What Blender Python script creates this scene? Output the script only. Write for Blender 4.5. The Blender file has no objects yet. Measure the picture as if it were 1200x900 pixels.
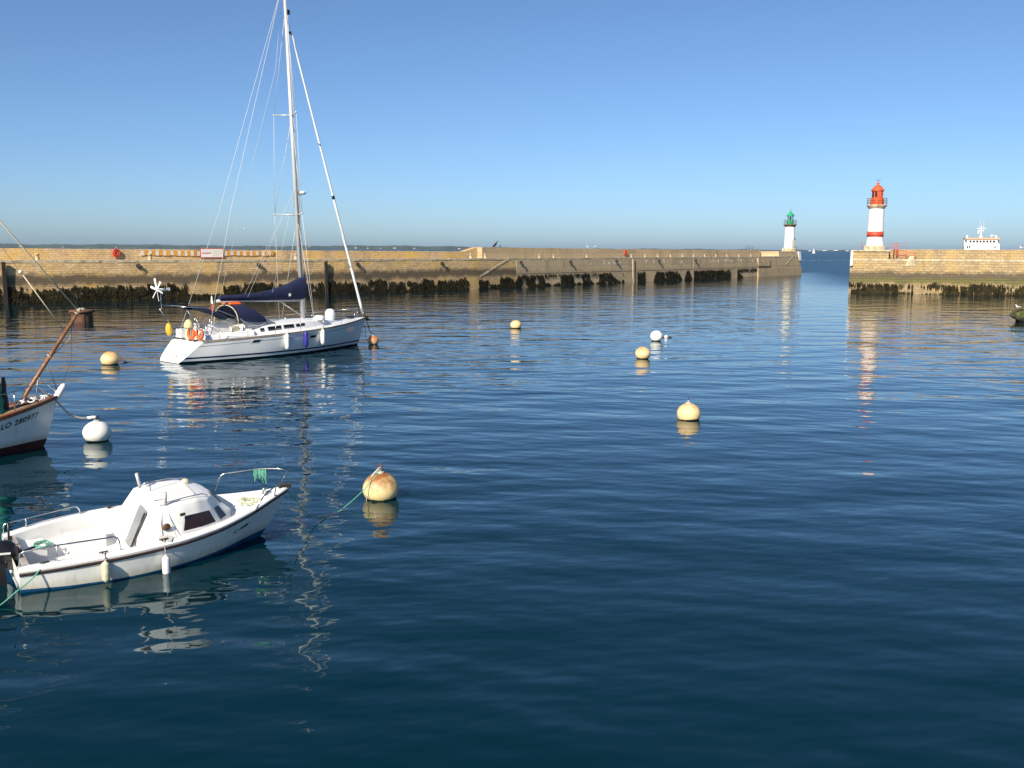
import bpy, math, random
import numpy as np
from mathutils import Vector, Matrix
random.seed(11)
scene = bpy.context.scene
COL = scene.collection
HAZE = 4e-5
R = math.radians

# ------------------------------------------------------------------ camera
CAM_H, FPX, PITCH, ROLL = 6.0, 1120.0, R(8.03), R(0.24)
cam_d = bpy.data.cameras.new('camera')
cam = bpy.data.objects.new('camera', cam_d)
COL.objects.link(cam)
cam_d.sensor_fit = 'HORIZONTAL'; cam_d.sensor_width = 36.0
cam_d.lens = 36.0 * FPX / 1200.0
cam_d.clip_start = 0.1; cam_d.clip_end = 60000
cam.matrix_world = Matrix.Translation((0, 0, CAM_H)) @ Matrix.Rotation(math.pi/2 - PITCH, 4, 'X') @ Matrix.Rotation(ROLL, 4, 'Z')
scene.camera = cam

# ------------------------------------------------------------------ sky, sun, exposure
SUN_EL = R(34.0)
SUN_AZ = math.atan2(-0.46, -0.888)          # compass angle from +Y towards +X
sun_dir = Vector((math.sin(SUN_AZ)*math.cos(SUN_EL), math.cos(SUN_AZ)*math.cos(SUN_EL), math.sin(SUN_EL)))
world = bpy.data.worlds.new('World'); scene.world = world; world.use_nodes = True
wn = world.node_tree.nodes; wl = world.node_tree.links
sky = wn.new('ShaderNodeTexSky'); sky.sky_type = 'NISHITA'; sky.sun_disc = False
sky.sun_elevation = SUN_EL; sky.sun_rotation = SUN_AZ % (2*math.pi)
sky.altitude = 0; sky.air_density = 0.66; sky.dust_density = 0.82; sky.ozone_density = 6.5
bg = wn['Background']; bg.inputs['Strength'].default_value = 0.092
tint = wn.new('ShaderNodeMix'); tint.data_type = 'RGBA'; tint.blend_type = 'MULTIPLY'; tint.inputs[0].default_value = 1.0
tint.inputs[7].default_value = (1.06, 1.065, 1.01, 1); wl.new(sky.outputs[0], tint.inputs[6])   # camera white balance, whole sky alike
wl.new(tint.outputs[2], bg.inputs['Color'])
sl = bpy.data.lights.new('sun', 'SUN'); sl.energy = 5.0; sl.angle = R(0.53); sl.color = (1.0, 0.90, 0.75)
sun = bpy.data.objects.new('sun', sl); COL.objects.link(sun)
sun.rotation_euler = sun_dir.to_track_quat('Z', 'Y').to_euler(); sun.location = (-50, -80, 80)
scene.view_settings.view_transform = 'Standard'; scene.view_settings.look = 'None'
scene.view_settings.exposure = 0.55; scene.view_settings.gamma = 1.0

# ------------------------------------------------------------------ pixel helpers (photo is 1200 x 900)
def ray(px, py):
    x = (px-600)/FPX; y = -(py-450)/FPX
    c, s = math.cos(ROLL), math.sin(ROLL)
    x, y = c*x - s*y, s*x + c*y
    a = math.pi/2 - PITCH; ca, sa = math.cos(a), math.sin(a)
    return Vector((x, ca*y + sa, sa*y - ca))
def onz(px, py, z=0.0):
    d = ray(px, py); t = (z-CAM_H)/d.z
    return Vector((0, 0, CAM_H)) + t*d
def aty(px, py, Y):
    d = ray(px, py); return Vector((0, 0, CAM_H)) + (Y/d.y)*d
def proj(p):
    x, vy, vz = p[0], p[1], p[2]-CAM_H
    a = math.pi/2 - PITCH; ca, sa = math.cos(a), math.sin(a)
    y = ca*vy + sa*vz; z = -sa*vy + ca*vz
    c, s = math.cos(ROLL), math.sin(ROLL)
    x, y = c*x + s*y, -s*x + c*y
    return 600 + FPX*x/-z, 450 - FPX*y/-z

# ------------------------------------------------------------------ object helpers
def tag(o, label=None, cat=None, group=None, kind=None):
    if label: o['label'] = label
    if cat: o['category'] = cat
    if group: o['group'] = group
    if kind: o['kind'] = kind
    return o
def empty(name, loc=(0, 0, 0), rz=0.0, rx=0.0):
    o = bpy.data.objects.new(name, None); COL.objects.link(o)
    o.location = loc; o.rotation_euler = (rx, 0, rz); o.empty_display_size = 0.2
    return o
def copy_tree(o, parent=None):
    c = o.copy(); COL.objects.link(c); c.parent = parent
    for ch in list(o.children): copy_tree(ch, c)
    return c

class MB:
    def __init__(s): s.v = []; s.f = []; s.sm = []; s.uv = []
    def add(s, verts, faces, smooth=False, uv=None):
        b = len(s.v); s.v += [tuple(p) for p in verts]
        s.f += [tuple(i+b for i in f) for f in faces]; s.sm += [smooth]*len(faces)
        s.uv += uv if uv else [(0.0, 0.0)]*len(verts)
        return s
    def box(s, c, d, rz=0.0, ry=0.0, rx=0.0, top=1.0):
        x, y, z = d[0]/2, d[1]/2, d[2]/2
        m = Matrix.Rotation(rz, 3, 'Z') @ Matrix.Rotation(ry, 3, 'Y') @ Matrix.Rotation(rx, 3, 'X')
        P = [(-x, -y, -z), (x, -y, -z), (x, y, -z), (-x, y, -z), (-x*top, -y*top, z), (x*top, -y*top, z), (x*top, y*top, z), (-x*top, y*top, z)]
        P = [m @ Vector(p) + Vector(c) for p in P]
        return s.add(P, [(0, 3, 2, 1), (4, 5, 6, 7), (0, 1, 5, 4), (1, 2, 6, 5), (2, 3, 7, 6), (3, 0, 4, 7)])
    def hexa(s, P): # 8 points, bottom ring then top ring
        return s.add(P, [(0, 3, 2, 1), (4, 5, 6, 7), (0, 1, 5, 4), (1, 2, 6, 5), (2, 3, 7, 6), (3, 0, 4, 7)])
    def tube(s, pts, r, n=6, cap=True):
        pts = [Vector(p) for p in pts]
        rs = r if isinstance(r, (list, tuple)) else [r]*len(pts)
        t0 = (pts[1]-pts[0]).normalized()
        u = t0.orthogonal().normalized(); V = []; F = []
        for i, p in enumerate(pts):
            a = pts[max(i-1, 0)]; b = pts[min(i+1, len(pts)-1)]
            t = (b-a).normalized(); u = (u - t*u.dot(t)).normalized(); w = t.cross(u)
            for k in range(n):
                q = 2*math.pi*k/n
                V.append(p + (u*math.cos(q) + w*math.sin(q))*rs[i])
        for i in range(len(pts)-1):
            for k in range(n):
                a = i*n+k; b = i*n+(k+1) % n
                F.append((a, b, b+n, a+n))
        s.add(V, F, True)
        if cap:
            b = len(s.v) - len(V)
            s.f.append(tuple(b+k for k in range(n))[::-1]); s.f.append(tuple(b+len(V)-n+k for k in range(n))); s.sm += [False, False]
        return s
    def lathe(s, prof, c=(0, 0, 0), n=24, smooth=True, m=None):
        V = []; F = []
        for (r, z) in prof:
            for k in range(n):
                a = 2*math.pi*k/n
                p = Vector((r*math.cos(a), r*math.sin(a), z))
                if m: p = m @ p
                V.append(p + Vector(c))
        for i in range(len(prof)-1):
            for k in range(n):
                a = i*n+k; b = i*n+(k+1) % n
                F.append((a, b, b+n, a+n))
        return s.add(V, F, smooth)
    def ball(s, c, r, n=16, sz=1.0, sx=1.0, sy=1.0, m=None):
        prof = [(math.sin(math.pi*i/(n//2))*1.0+1e-4, -math.cos(math.pi*i/(n//2))) for i in range(n//2+1)]
        V = []; F = []
        for (a, z) in prof:
            for k in range(n):
                q = 2*math.pi*k/n
                p = Vector((a*math.cos(q)*r*sx, a*math.sin(q)*r*sy, z*r*sz))
                if m: p = m @ p
                V.append(p + Vector(c))
        for i in range(len(prof)-1):
            for k in range(n):
                x = i*n+k; y = i*n+(k+1) % n
                F.append((x, y, y+n, x+n))
        return s.add(V, F, True)
    def torus(s, c, R0, r, n=20, k=8, m=None, arc=2*math.pi, a0=0.0):
        closed = arc > 6.28
        N = n if closed else n+1; V = []; F = []
        for i in range(N):
            a = a0 + arc*i/n
            for j in range(k):
                b = 2*math.pi*j/k
                p = Vector(((R0+r*math.cos(b))*math.cos(a), (R0+r*math.cos(b))*math.sin(a), r*math.sin(b)))
                if m: p = m @ p
                V.append(p + Vector(c))
        for i in range(n):
            i2 = (i+1) % N
            for j in range(k):
                F.append((i*k+j, i2*k+j, i2*k+(j+1) % k, i*k+(j+1) % k))
        return s.add(V, F, True)
    def grid(s, P, smooth=True, uv=None):
        n = len(P[0]); V = [p for row in P for p in row]; F = []
        for i in range(len(P)-1):
            for j in range(n-1):
                a = i*n+j; F.append((a, a+1, a+n+1, a+n))
        return s.add(V, F, smooth, [q for row in uv for q in row] if uv else None)
    def build(s, name, mat, parent=None, loc=None):
        me = bpy.data.meshes.new(name); me.from_pydata(s.v, [], s.f)
        if any(u != (0.0, 0.0) for u in s.uv):
            lay = me.uv_layers.new(name='UVMap')
            li = np.zeros(len(me.loops), dtype=np.int32); me.loops.foreach_get('vertex_index', li)
            lay.data.foreach_set('uv', np.array(s.uv, dtype=np.float32)[li].ravel())
        me.polygons.foreach_set('use_smooth', s.sm)
        me.materials.append(mat); me.update()
        o = bpy.data.objects.new(name, me); COL.objects.link(o)
        o.parent = parent
        if loc is not None: o.location = loc
        return o

def spl(tab, x):
    """smooth (monotone cubic) interpolation of a table [(x, y), ...]"""
    X = [a for a, _ in tab]; Y = [b for _, b in tab]; n = len(X)
    if x <= X[0]: return Y[0]
    if x >= X[-1]: return Y[-1]
    i = max(k for k in range(n-1) if X[k] <= x)
    d = [(Y[k+1]-Y[k])/(X[k+1]-X[k]) for k in range(n-1)]
    def m(k):
        if k == 0: return d[0]
        if k == n-1: return d[-1]
        return 0 if d[k-1]*d[k] <= 0 else 2*d[k-1]*d[k]/(d[k-1]+d[k])
    h = X[i+1]-X[i]; t = (x-X[i])/h
    return (Y[i]*(1+2*t)*(1-t)**2 + m(i)*h*t*(1-t)**2 + Y[i+1]*t*t*(3-2*t) + m(i+1)*h*t*t*(t-1))
def lerp(a, b, t): return a + (b-a)*t

# ------------------------------------------------------------------ materials
def nodes_of(name):
    m = bpy.data.materials.new(name); m.use_nodes = True
    nt = m.node_tree; return m, nt, nt.nodes['Principled BSDF']
def nd(nt, typ, **kw):
    n = nt.nodes.new(typ)
    for k, v in kw.items():
        if k.startswith('i_'):
            key = k[2:]; n.inputs[int(key) if key.isdigit() else key].default_value = v
        else: setattr(n, k, v)
    return n
def math_n(nt, op, a, b=None, clamp=False):
    n = nt.nodes.new('ShaderNodeMath'); n.operation = op; n.use_clamp = clamp
    for i, v in enumerate((a, b)):
        if v is None: continue
        if isinstance(v, (int, float)): n.inputs[i].default_value = v
        else: nt.links.new(v, n.inputs[i])
    return n.outputs[0]
def ramp(nt, fac, stops):
    n = nt.nodes.new('ShaderNodeValToRGB'); el = n.color_ramp.elements
    while len(el) < len(stops): el.new(0.5)
    for e, (p, c) in zip(el, stops):
        e.position = p; e.color = c if len(c) == 4 else (*c, 1)
    nt.links.new(fac, n.inputs[0]); return n.outputs[0]
def mixc(nt, fac, a, b, mode='MIX'):
    n = nt.nodes.new('ShaderNodeMix'); n.data_type = 'RGBA'; n.blend_type = mode
    for idx, v in ((0, fac), (6, a), (7, b)):
        if isinstance(v, (int, float)): n.inputs[idx].default_value = v
        elif isinstance(v, (tuple, list)): n.inputs[idx].default_value = v if len(v) == 4 else (*v, 1)
        else: nt.links.new(v, n.inputs[idx])
    return n.outputs[2]
def mat(name, col, rough=0.5, metal=0.0, var=0.12, scale=4.0, bump=0.0, col2=None, spec=0.5, detail=4.0):
    """plain painted / plastic / metal surface with a grain of dirt and wear"""
    m, nt, p = nodes_of(name)
    tc = nd(nt, 'ShaderNodeTexCoord')
    nz = nd(nt, 'ShaderNodeTexNoise', i_Scale=scale, i_Detail=detail, i_Roughness=0.6)
    nt.links.new(tc.outputs['Object'], nz.inputs['Vector'])
    c2 = col2 if col2 else tuple(c*(1-var*2.2) for c in col)
    nt.links.new(ramp(nt, nz.outputs['Fac'], [(0.38, c2), (0.62, col)]), p.inputs['Base Color'])
    p.inputs['Roughness'].default_value = rough; p.inputs['Metallic'].default_value = metal
    p.inputs['Specular IOR Level'].default_value = spec
    if bump:
        b = nd(nt, 'ShaderNodeBump', i_Strength=bump, i_Distance=0.02)
        nt.links.new(nz.outputs['Fac'], b.inputs['Height']); nt.links.new(b.outputs[0], p.inputs['Normal'])
    return m

def stone_mat(name, cols, lichen, brick=(0.62, 0.27), mortar=(0.30, 0.25, 0.17), stain_top=3.1, stain=0.75, tide=2.0, slime=0.0, bumpd=0.05):
    """coursed masonry on UV metres (u along the wall, v = height above water)"""
    m, nt, p = nodes_of(name)
    uv = nd(nt, 'ShaderNodeUVMap'); uvo = uv.outputs[0]
    wob = nd(nt, 'ShaderNodeTexNoise', i_Scale=0.9, i_Detail=2.0)
    nt.links.new(uvo, wob.inputs['Vector'])
    vm = nd(nt, 'ShaderNodeVectorMath', operation='MULTIPLY_ADD'); vm.inputs[1].default_value = (0.22, 0.16, 0)
    nt.links.new(wob.outputs['Color'], vm.inputs[0]); nt.links.new(uvo, vm.inputs[2])
    br = nd(nt, 'ShaderNodeTexBrick', i_Scale=1.0)
    br.inputs['Mortar Size'].default_value = 0.022; br.inputs['Mortar Smooth'].default_value = 0.3
    br.inputs['Brick Width'].default_value = brick[0]; br.inputs['Row Height'].default_value = brick[1]
    br.inputs['Color1'].default_value = (*cols[0], 1); br.inputs['Color2'].default_value = (*cols[1], 1); br.inputs['Mortar'].default_value = (*mortar, 1)
    nt.links.new(vm.outputs[0], br.inputs['Vector'])
    c = br.outputs['Color']
    n1 = nd(nt, 'ShaderNodeTexNoise', i_Scale=2.6, i_Detail=6.0, i_Roughness=0.7); nt.links.new(uvo, n1.inputs['Vector'])
    c = mixc(nt, 0.75, c, ramp(nt, n1.outputs['Fac'], [(0.3, (0.62, 0.59, 0.55)), (0.5, (1.0, 0.98, 0.95)), (0.7, (1.3, 1.25, 1.15))]), 'MULTIPLY')
    n2 = nd(nt, 'ShaderNodeTexNoise', i_Scale=0.28, i_Detail=5.0, i_Roughness=0.65); nt.links.new(uvo, n2.inputs['Vector'])
    c = mixc(nt, ramp(nt, n2.outputs['Fac'], [(0.48, (0, 0, 0)), (0.66, (0.75, 0.75, 0.75))]), c, lichen)
    mp = nd(nt, 'ShaderNodeMapping'); mp.inputs['Scale'].default_value = (0.5, 0.12, 1); mp.inputs['Location'].default_value = (7, 3, 0)
    nt.links.new(uvo, mp.inputs['Vector'])
    n3 = nd(nt, 'ShaderNodeTexNoise', i_Scale=1.0, i_Detail=5.0, i_Roughness=0.6); nt.links.new(mp.outputs[0], n3.inputs['Vector'])
    c = mixc(nt, ramp(nt, n3.outputs['Fac'], [(0.54, (0, 0, 0)), (0.74, (0.55, 0.55, 0.55))]), c, (0.14, 0.12, 0.095))
    # black lichen band left by the tide, ragged upper edge
    sep = nd(nt, 'ShaderNodeSeparateXYZ'); nt.links.new(uvo, sep.inputs[0])
    h = math_n(nt, 'ADD', sep.outputs[1], math_n(nt, 'MULTIPLY', math_n(nt, 'SUBTRACT', n3.outputs['Fac'], 0.5), 1.5))
    h = math_n(nt, 'ADD', h, math_n(nt, 'MULTIPLY', math_n(nt, 'SUBTRACT', n1.outputs['Fac'], 0.5), 0.8))
    mr = nd(nt, 'ShaderNodeMapRange'); mr.inputs[1].default_value = stain_top+0.25; mr.inputs[2].default_value = stain_top-0.35
    mr.inputs[3].default_value = 0; mr.inputs[4].default_value = stain; nt.links.new(h, mr.inputs[0])
    mr2 = nd(nt, 'ShaderNodeMapRange'); mr2.inputs[1].default_value = tide-0.35; mr2.inputs[2].default_value = tide+0.15
    mr2.inputs[3].default_value = 0.3; mr2.inputs[4].default_value = 1; nt.links.new(h, mr2.inputs[0])
    f = math_n(nt, 'MULTIPLY', mr.outputs[0], mr2.outputs[0])
    c = mixc(nt, f, c, (0.075, 0.062, 0.048))
    if slime:
        a = nd(nt, 'ShaderNodeMapRange'); a.inputs[1].default_value = tide-0.3; a.inputs[2].default_value = tide; nt.links.new(h, a.inputs[0])
        b = nd(nt, 'ShaderNodeMapRange'); b.inputs[1].default_value = tide+0.75; b.inputs[2].default_value = tide+0.3; nt.links.new(h, b.inputs[0])
        c = mixc(nt, math_n(nt, 'MULTIPLY', math_n(nt, 'MULTIPLY', a.outputs[0], b.outputs[0]), slime), c, (0.13, 0.125, 0.035))
    nt.links.new(c, p.inputs['Base Color'])
    p.inputs['Roughness'].default_value = 0.9; p.inputs['Specular IOR Level'].default_value = 0.2
    hh = math_n(nt, 'ADD', math_n(nt, 'MULTIPLY', br.outputs['Fac'], -1.0), math_n(nt, 'MULTIPLY', n1.outputs['Fac'], 1.6))
    b = nd(nt, 'ShaderNodeBump', i_Strength=1.0, i_Distance=bumpd); nt.links.new(hh, b.inputs['Height']); nt.links.new(b.outputs[0], p.inputs['Normal'])
    return m

M = {}
M['stone'] = stone_mat('harbour_masonry', ((0.72, 0.51, 0.275), (0.55, 0.375, 0.195)), (0.74, 0.47, 0.13), mortar=(0.44, 0.33, 0.20), stain=0.88, bumpd=0.035)
M['parapet'] = stone_mat('parapet_masonry', ((0.70, 0.50, 0.28), (0.55, 0.385, 0.205)), (0.76, 0.48, 0.11), mortar=(0.46, 0.34, 0.20), brick=(0.5, 0.24), stain=0.0, bumpd=0.03)
M['gold'] = stone_mat('golden_masonry', ((0.43, 0.325, 0.18), (0.35, 0.25, 0.13)), (0.47, 0.32, 0.11), brick=(0.8, 0.36), stain_top=3.15, stain=0.85, tide=1.7, slime=0.7)
M['concrete'] = stone_mat('weathered_concrete', ((0.52, 0.40, 0.25), (0.43, 0.33, 0.205)), (0.56, 0.41, 0.22), brick=(6.0, 1.1), mortar=(0.36, 0.30, 0.22), stain_top=2.6, stain=0.25, tide=2.0, bumpd=0.02)
M['coping'] = mat('coping_stone', (0.60, 0.49, 0.32), 0.9, var=0.2, scale=1.5, bump=0.4)
M['paving'] = mat('quay_paving', (0.40, 0.34, 0.25), 0.9, var=0.15, scale=0.8, bump=0.3)
M['weed'] = mat('bladderwrack', (0.036, 0.029, 0.012), 0.85, var=0.3, scale=1.2, col2=(0.010, 0.009, 0.005), spec=0.08)
M['white_paint'] = mat('white_masonry_paint', (0.80, 0.79, 0.76), 0.65, var=0.05, scale=1.2)
M['red_paint'] = mat('red_paint', (0.62, 0.075, 0.035), 0.5, var=0.12, scale=2)
M['orange_red'] = mat('lantern_red_paint', (0.72, 0.11, 0.03), 0.42, var=0.12, scale=2)
M['green_paint'] = mat('lantern_green_paint', (0.02, 0.34, 0.17), 0.45, var=0.12, scale=2)
M['rust'] = mat('rusted_iron', (0.16, 0.07, 0.035), 0.85, var=0.25, scale=7, bump=0.5, col2=(0.07, 0.035, 0.022))
M['iron'] = mat('dark_iron', (0.05, 0.043, 0.038), 0.7, var=0.2, scale=9)
M['glass'] = mat('dark_glass', (0.012, 0.014, 0.016), 0.08, var=0.1)
M['timber'] = mat('tarred_timber', (0.035, 0.027, 0.02), 0.85, var=0.25, scale=5, bump=0.5)
M['gelcoat'] = mat('white_gelcoat', (0.80, 0.795, 0.77), 0.28, var=0.035, scale=1.8)
def hull_mat(name, base, grime, ztop, amt):
    m, nt, p = nodes_of(name)
    tc = nd(nt, 'ShaderNodeTexCoord'); o = tc.outputs['Object']
    mp = nd(nt, 'ShaderNodeMapping'); mp.inputs['Scale'].default_value = (9, 9, 0.9); nt.links.new(o, mp.inputs[0])
    st = nd(nt, 'ShaderNodeTexNoise', i_Scale=1.0, i_Detail=5.0, i_Roughness=0.6); nt.links.new(mp.outputs[0], st.inputs['Vector'])
    bl_ = nd(nt, 'ShaderNodeTexNoise', i_Scale=1.7, i_Detail=6.0, i_Roughness=0.7); nt.links.new(o, bl_.inputs['Vector'])
    c = mixc(nt, ramp(nt, bl_.outputs['Fac'], [(0.42, (0, 0, 0)), (0.75, (0.5, 0.5, 0.5))]), base, tuple(b*0.8 for b in base))
    c = mixc(nt, ramp(nt, st.outputs['Fac'], [(0.56, (0, 0, 0)), (0.74, (0.45, 0.45, 0.45))]), c, (0.50, 0.44, 0.34))
    sep = nd(nt, 'ShaderNodeSeparateXYZ'); nt.links.new(o, sep.inputs[0])
    z = math_n(nt, 'ADD', sep.outputs[2], math_n(nt, 'MULTIPLY', math_n(nt, 'SUBTRACT', st.outputs['Fac'], 0.5), 0.35))
    mr = nd(nt, 'ShaderNodeMapRange'); mr.inputs[1].default_value = ztop; mr.inputs[2].default_value = ztop-0.16; mr.inputs[4].default_value = amt; nt.links.new(z, mr.inputs[0])
    c = mixc(nt, mr.outputs[0], c, grime)
    nt.links.new(c, p.inputs['Base Color'])
    nt.links.new(ramp(nt, bl_.outputs['Fac'], [(0.3, (0.22, 0.22, 0.22)), (0.7, (0.5, 0.5, 0.5))]), p.inputs['Roughness'])
    return m
M['hull_white'] = hull_mat('chalky_hull_gelcoat', (0.80, 0.79, 0.75), (0.46, 0.42, 0.28), 0.34, 0.6)
M['hull_wood'] = hull_mat('painted_planking', (0.80, 0.79, 0.76), (0.42, 0.36, 0.28), 0.44, 0.55)
M['gel_yacht'] = mat('yacht_gelcoat', (0.82, 0.82, 0.81), 0.18, var=0.02, scale=0.8)
M['cream'] = mat('aged_cream_plastic', (0.66, 0.60, 0.42), 0.5, var=0.1, scale=12)
M['steel'] = mat('stainless_steel', (0.62, 0.62, 0.60), 0.22, metal=1.0, var=0.05)
M['alloy'] = mat('anodised_alloy', (0.58, 0.58, 0.57), 0.40, metal=0.25, var=0.05, scale=2)
M['navy'] = mat('navy_canvas', (0.009, 0.015, 0.062), 0.85, var=0.15, scale=6, bump=0.3)
M['blue_paint'] = mat('blue_antifouling', (0.01, 0.10, 0.26), 0.5, var=0.2, scale=5)
M['navy_line'] = mat('navy_stripe', (0.008, 0.012, 0.06), 0.3, var=0.1)
M['black'] = mat('black_antifouling', (0.012, 0.012, 0.014), 0.6, var=0.2, scale=4)
M['brown_rub'] = mat('brown_rubbing_strake', (0.05, 0.027, 0.023), 0.5, var=0.2, scale=8)
M['varnish'] = mat('varnished_wood', (0.27, 0.085, 0.022), 0.35, var=0.25, scale=9, col2=(0.14, 0.042, 0.014))
M['spar'] = mat('oiled_spar', (0.30, 0.135, 0.05), 0.5, var=0.25, scale=9, col2=(0.15, 0.06, 0.025))
M['teakdeck'] = mat('worn_wood_deck', (0.30, 0.20, 0.12), 0.75, var=0.2, scale=6)
M['boot_red'] = mat('oxide_red_bottom', (0.085, 0.022, 0.016), 0.6, var=0.2, scale=4)
M['rope_w'] = mat('grey_white_rope', (0.52, 0.49, 0.42), 0.9, var=0.2, scale=25)
M['rope_g'] = mat('green_rope', (0.16, 0.50, 0.34), 0.85, var=0.2, scale=25)
M['pale_rope'] = mat('pale_manila', (0.68, 0.60, 0.44), 0.9, var=0.12, scale=20)
M['wire'] = mat('rigging_wire', (0.62, 0.62, 0.60), 0.55, metal=0.0, var=0.05)
M['wire_dark'] = mat('dark_rope', (0.06, 0.055, 0.05), 0.9, var=0.1)
M['grey_door'] = mat('grey_perspex', (0.23, 0.24, 0.25), 0.25, var=0.08, scale=3)
M['brown_glass'] = mat('brown_tinted_perspex', (0.030, 0.009, 0.010), 0.12, var=0.2, scale=3)
M['black_plastic'] = mat('black_plastic', (0.014, 0.014, 0.016), 0.35, var=0.1)
M['clear_vinyl'] = mat('clear_vinyl', (0.30, 0.33, 0.35), 0.15, var=0.1)
M['orange'] = mat('orange_foam', (0.80, 0.13, 0.025), 0.6, var=0.08, scale=8)
M['yellow'] = mat('yellow_bag', (0.72, 0.42, 0.03), 0.7, var=0.12, scale=8)
M['pale_yellow'] = mat('pale_yellow_cover', (0.66, 0.60, 0.30), 0.7, var=0.1, scale=6)
M['purple_blue'] = mat('blue_fender_vinyl', (0.035, 0.03, 0.28), 0.45, var=0.1)
M['teal'] = mat('teal_tarpaulin', (0.008, 0.30, 0.21), 0.7, var=0.25, scale=5, bump=0.6)
M['white_plain'] = mat('white_plastic', (0.80, 0.80, 0.78), 0.45, var=0.03)
M['orange_sq'] = mat('orange_marking', (0.75, 0.34, 0.04), 0.7, var=0.15, scale=4)
M['pink_white'] = mat('sun_bleached_marking', (0.74, 0.66, 0.56), 0.7, var=0.1, scale=4)
M['gull'] = mat('gull_white', (0.78, 0.78, 0.77), 0.8, var=0.04)
M['gull_grey'] = mat('gull_grey', (0.36, 0.38, 0.40), 0.8, var=0.05)
M['dark_feather'] = mat('dark_feathers', (0.016, 0.015, 0.018), 0.6, var=0.2)
M['rock'] = mat('weedy_rock', (0.07, 0.065, 0.035), 0.8, var=0.3, scale=2.5, bump=0.8, col2=(0.015, 0.015, 0.010))
M['moss'] = mat('green_weed', (0.16, 0.19, 0.04), 0.8, var=0.3, scale=3, bump=0.5)
M['coast'] = mat('coastal_woodland', (0.055, 0.075, 0.035), 0.95, var=0.25, scale=0.01)
M['far_roof'] = mat('slate_roof', (0.12, 0.12, 0.13), 0.8)
M['deck_orange'] = mat('orange_deck_edge', (0.74, 0.38, 0.20), 0.6, var=0.1)
M['skyblue_hull'] = mat('ferry_blue_hull', (0.03, 0.07, 0.2), 0.5)

def buoy_mat(name, base, rustc, top0, top1, amt):
    """plastic float: rust wash running down from the iron fitting, weed fringe at the water"""
    m, nt, p = nodes_of(name)
    tc = nd(nt, 'ShaderNodeTexCoord'); sep = nd(nt, 'ShaderNodeSeparateXYZ'); nt.links.new(tc.outputs['Object'], sep.inputs[0])
    mp = nd(nt, 'ShaderNodeMapping'); mp.inputs['Scale'].default_value = (1, 1, 0.35); nt.links.new(tc.outputs['Object'], mp.inputs[0])
    nz = nd(nt, 'ShaderNodeTexNoise', i_Scale=5.0, i_Detail=6.0, i_Roughness=0.65); nt.links.new(mp.outputs[0], nz.inputs['Vector'])
    z = math_n(nt, 'ADD', sep.outputs[2], math_n(nt, 'MULTIPLY', math_n(nt, 'SUBTRACT', nz.outputs['Fac'], 0.5), 0.75))
    mr = nd(nt, 'ShaderNodeMapRange'); mr.inputs[1].default_value = top0; mr.inputs[2].default_value = top1; mr.inputs[4].default_value = amt; nt.links.new(z, mr.inputs[0])
    c = mixc(nt, ramp(nt, nz.outputs['Fac'], [(0.35, (0, 0, 0)), (0.7, (0.35, 0.35, 0.35))]), base, tuple(b*0.72 for b in base))
    c = mixc(nt, mr.outputs[0], c, rustc)
    z2 = math_n(nt, 'ADD', sep.outputs[2], math_n(nt, 'MULTIPLY', math_n(nt, 'SUBTRACT', nz.outputs['Fac'], 0.5), 0.10))
    m2 = nd(nt, 'ShaderNodeMapRange'); m2.inputs[1].default_value = 0.055; m2.inputs[2].default_value = 0.035; nt.links.new(z2, m2.inputs[0])
    c = mixc(nt, m2.outputs[0], c, (0.02, 0.022, 0.012))
    nt.links.new(c, p.inputs['Base Color']); p.inputs['Roughness'].default_value = 0.5
    b = nd(nt, 'ShaderNodeBump', i_Strength=0.3, i_Distance=0.02); nt.links.new(nz.outputs['Fac'], b.inputs['Height']); nt.links.new(b.outputs[0], p.inputs['Normal'])
    return m
M['buoy_rust'] = buoy_mat('rusty_cream_float', (0.76, 0.59, 0.29), (0.25, 0.085, 0.02), 0.26, 0.58, 0.97)
M['buoy_cream'] = buoy_mat('cream_float', (0.80, 0.58, 0.29), (0.46, 0.20, 0.05), 0.40, 0.72, 0.9)
M['buoy_white'] = buoy_mat('white_float', (0.80, 0.79, 0.72), (0.5, 0.42, 0.3), 0.7, 1.2, 0.5)
M['buoy_orange'] = buoy_mat('orange_float', (0.66, 0.42, 0.25), (0.50, 0.16, 0.04), 0.28, 0.45, 0.95)

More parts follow.
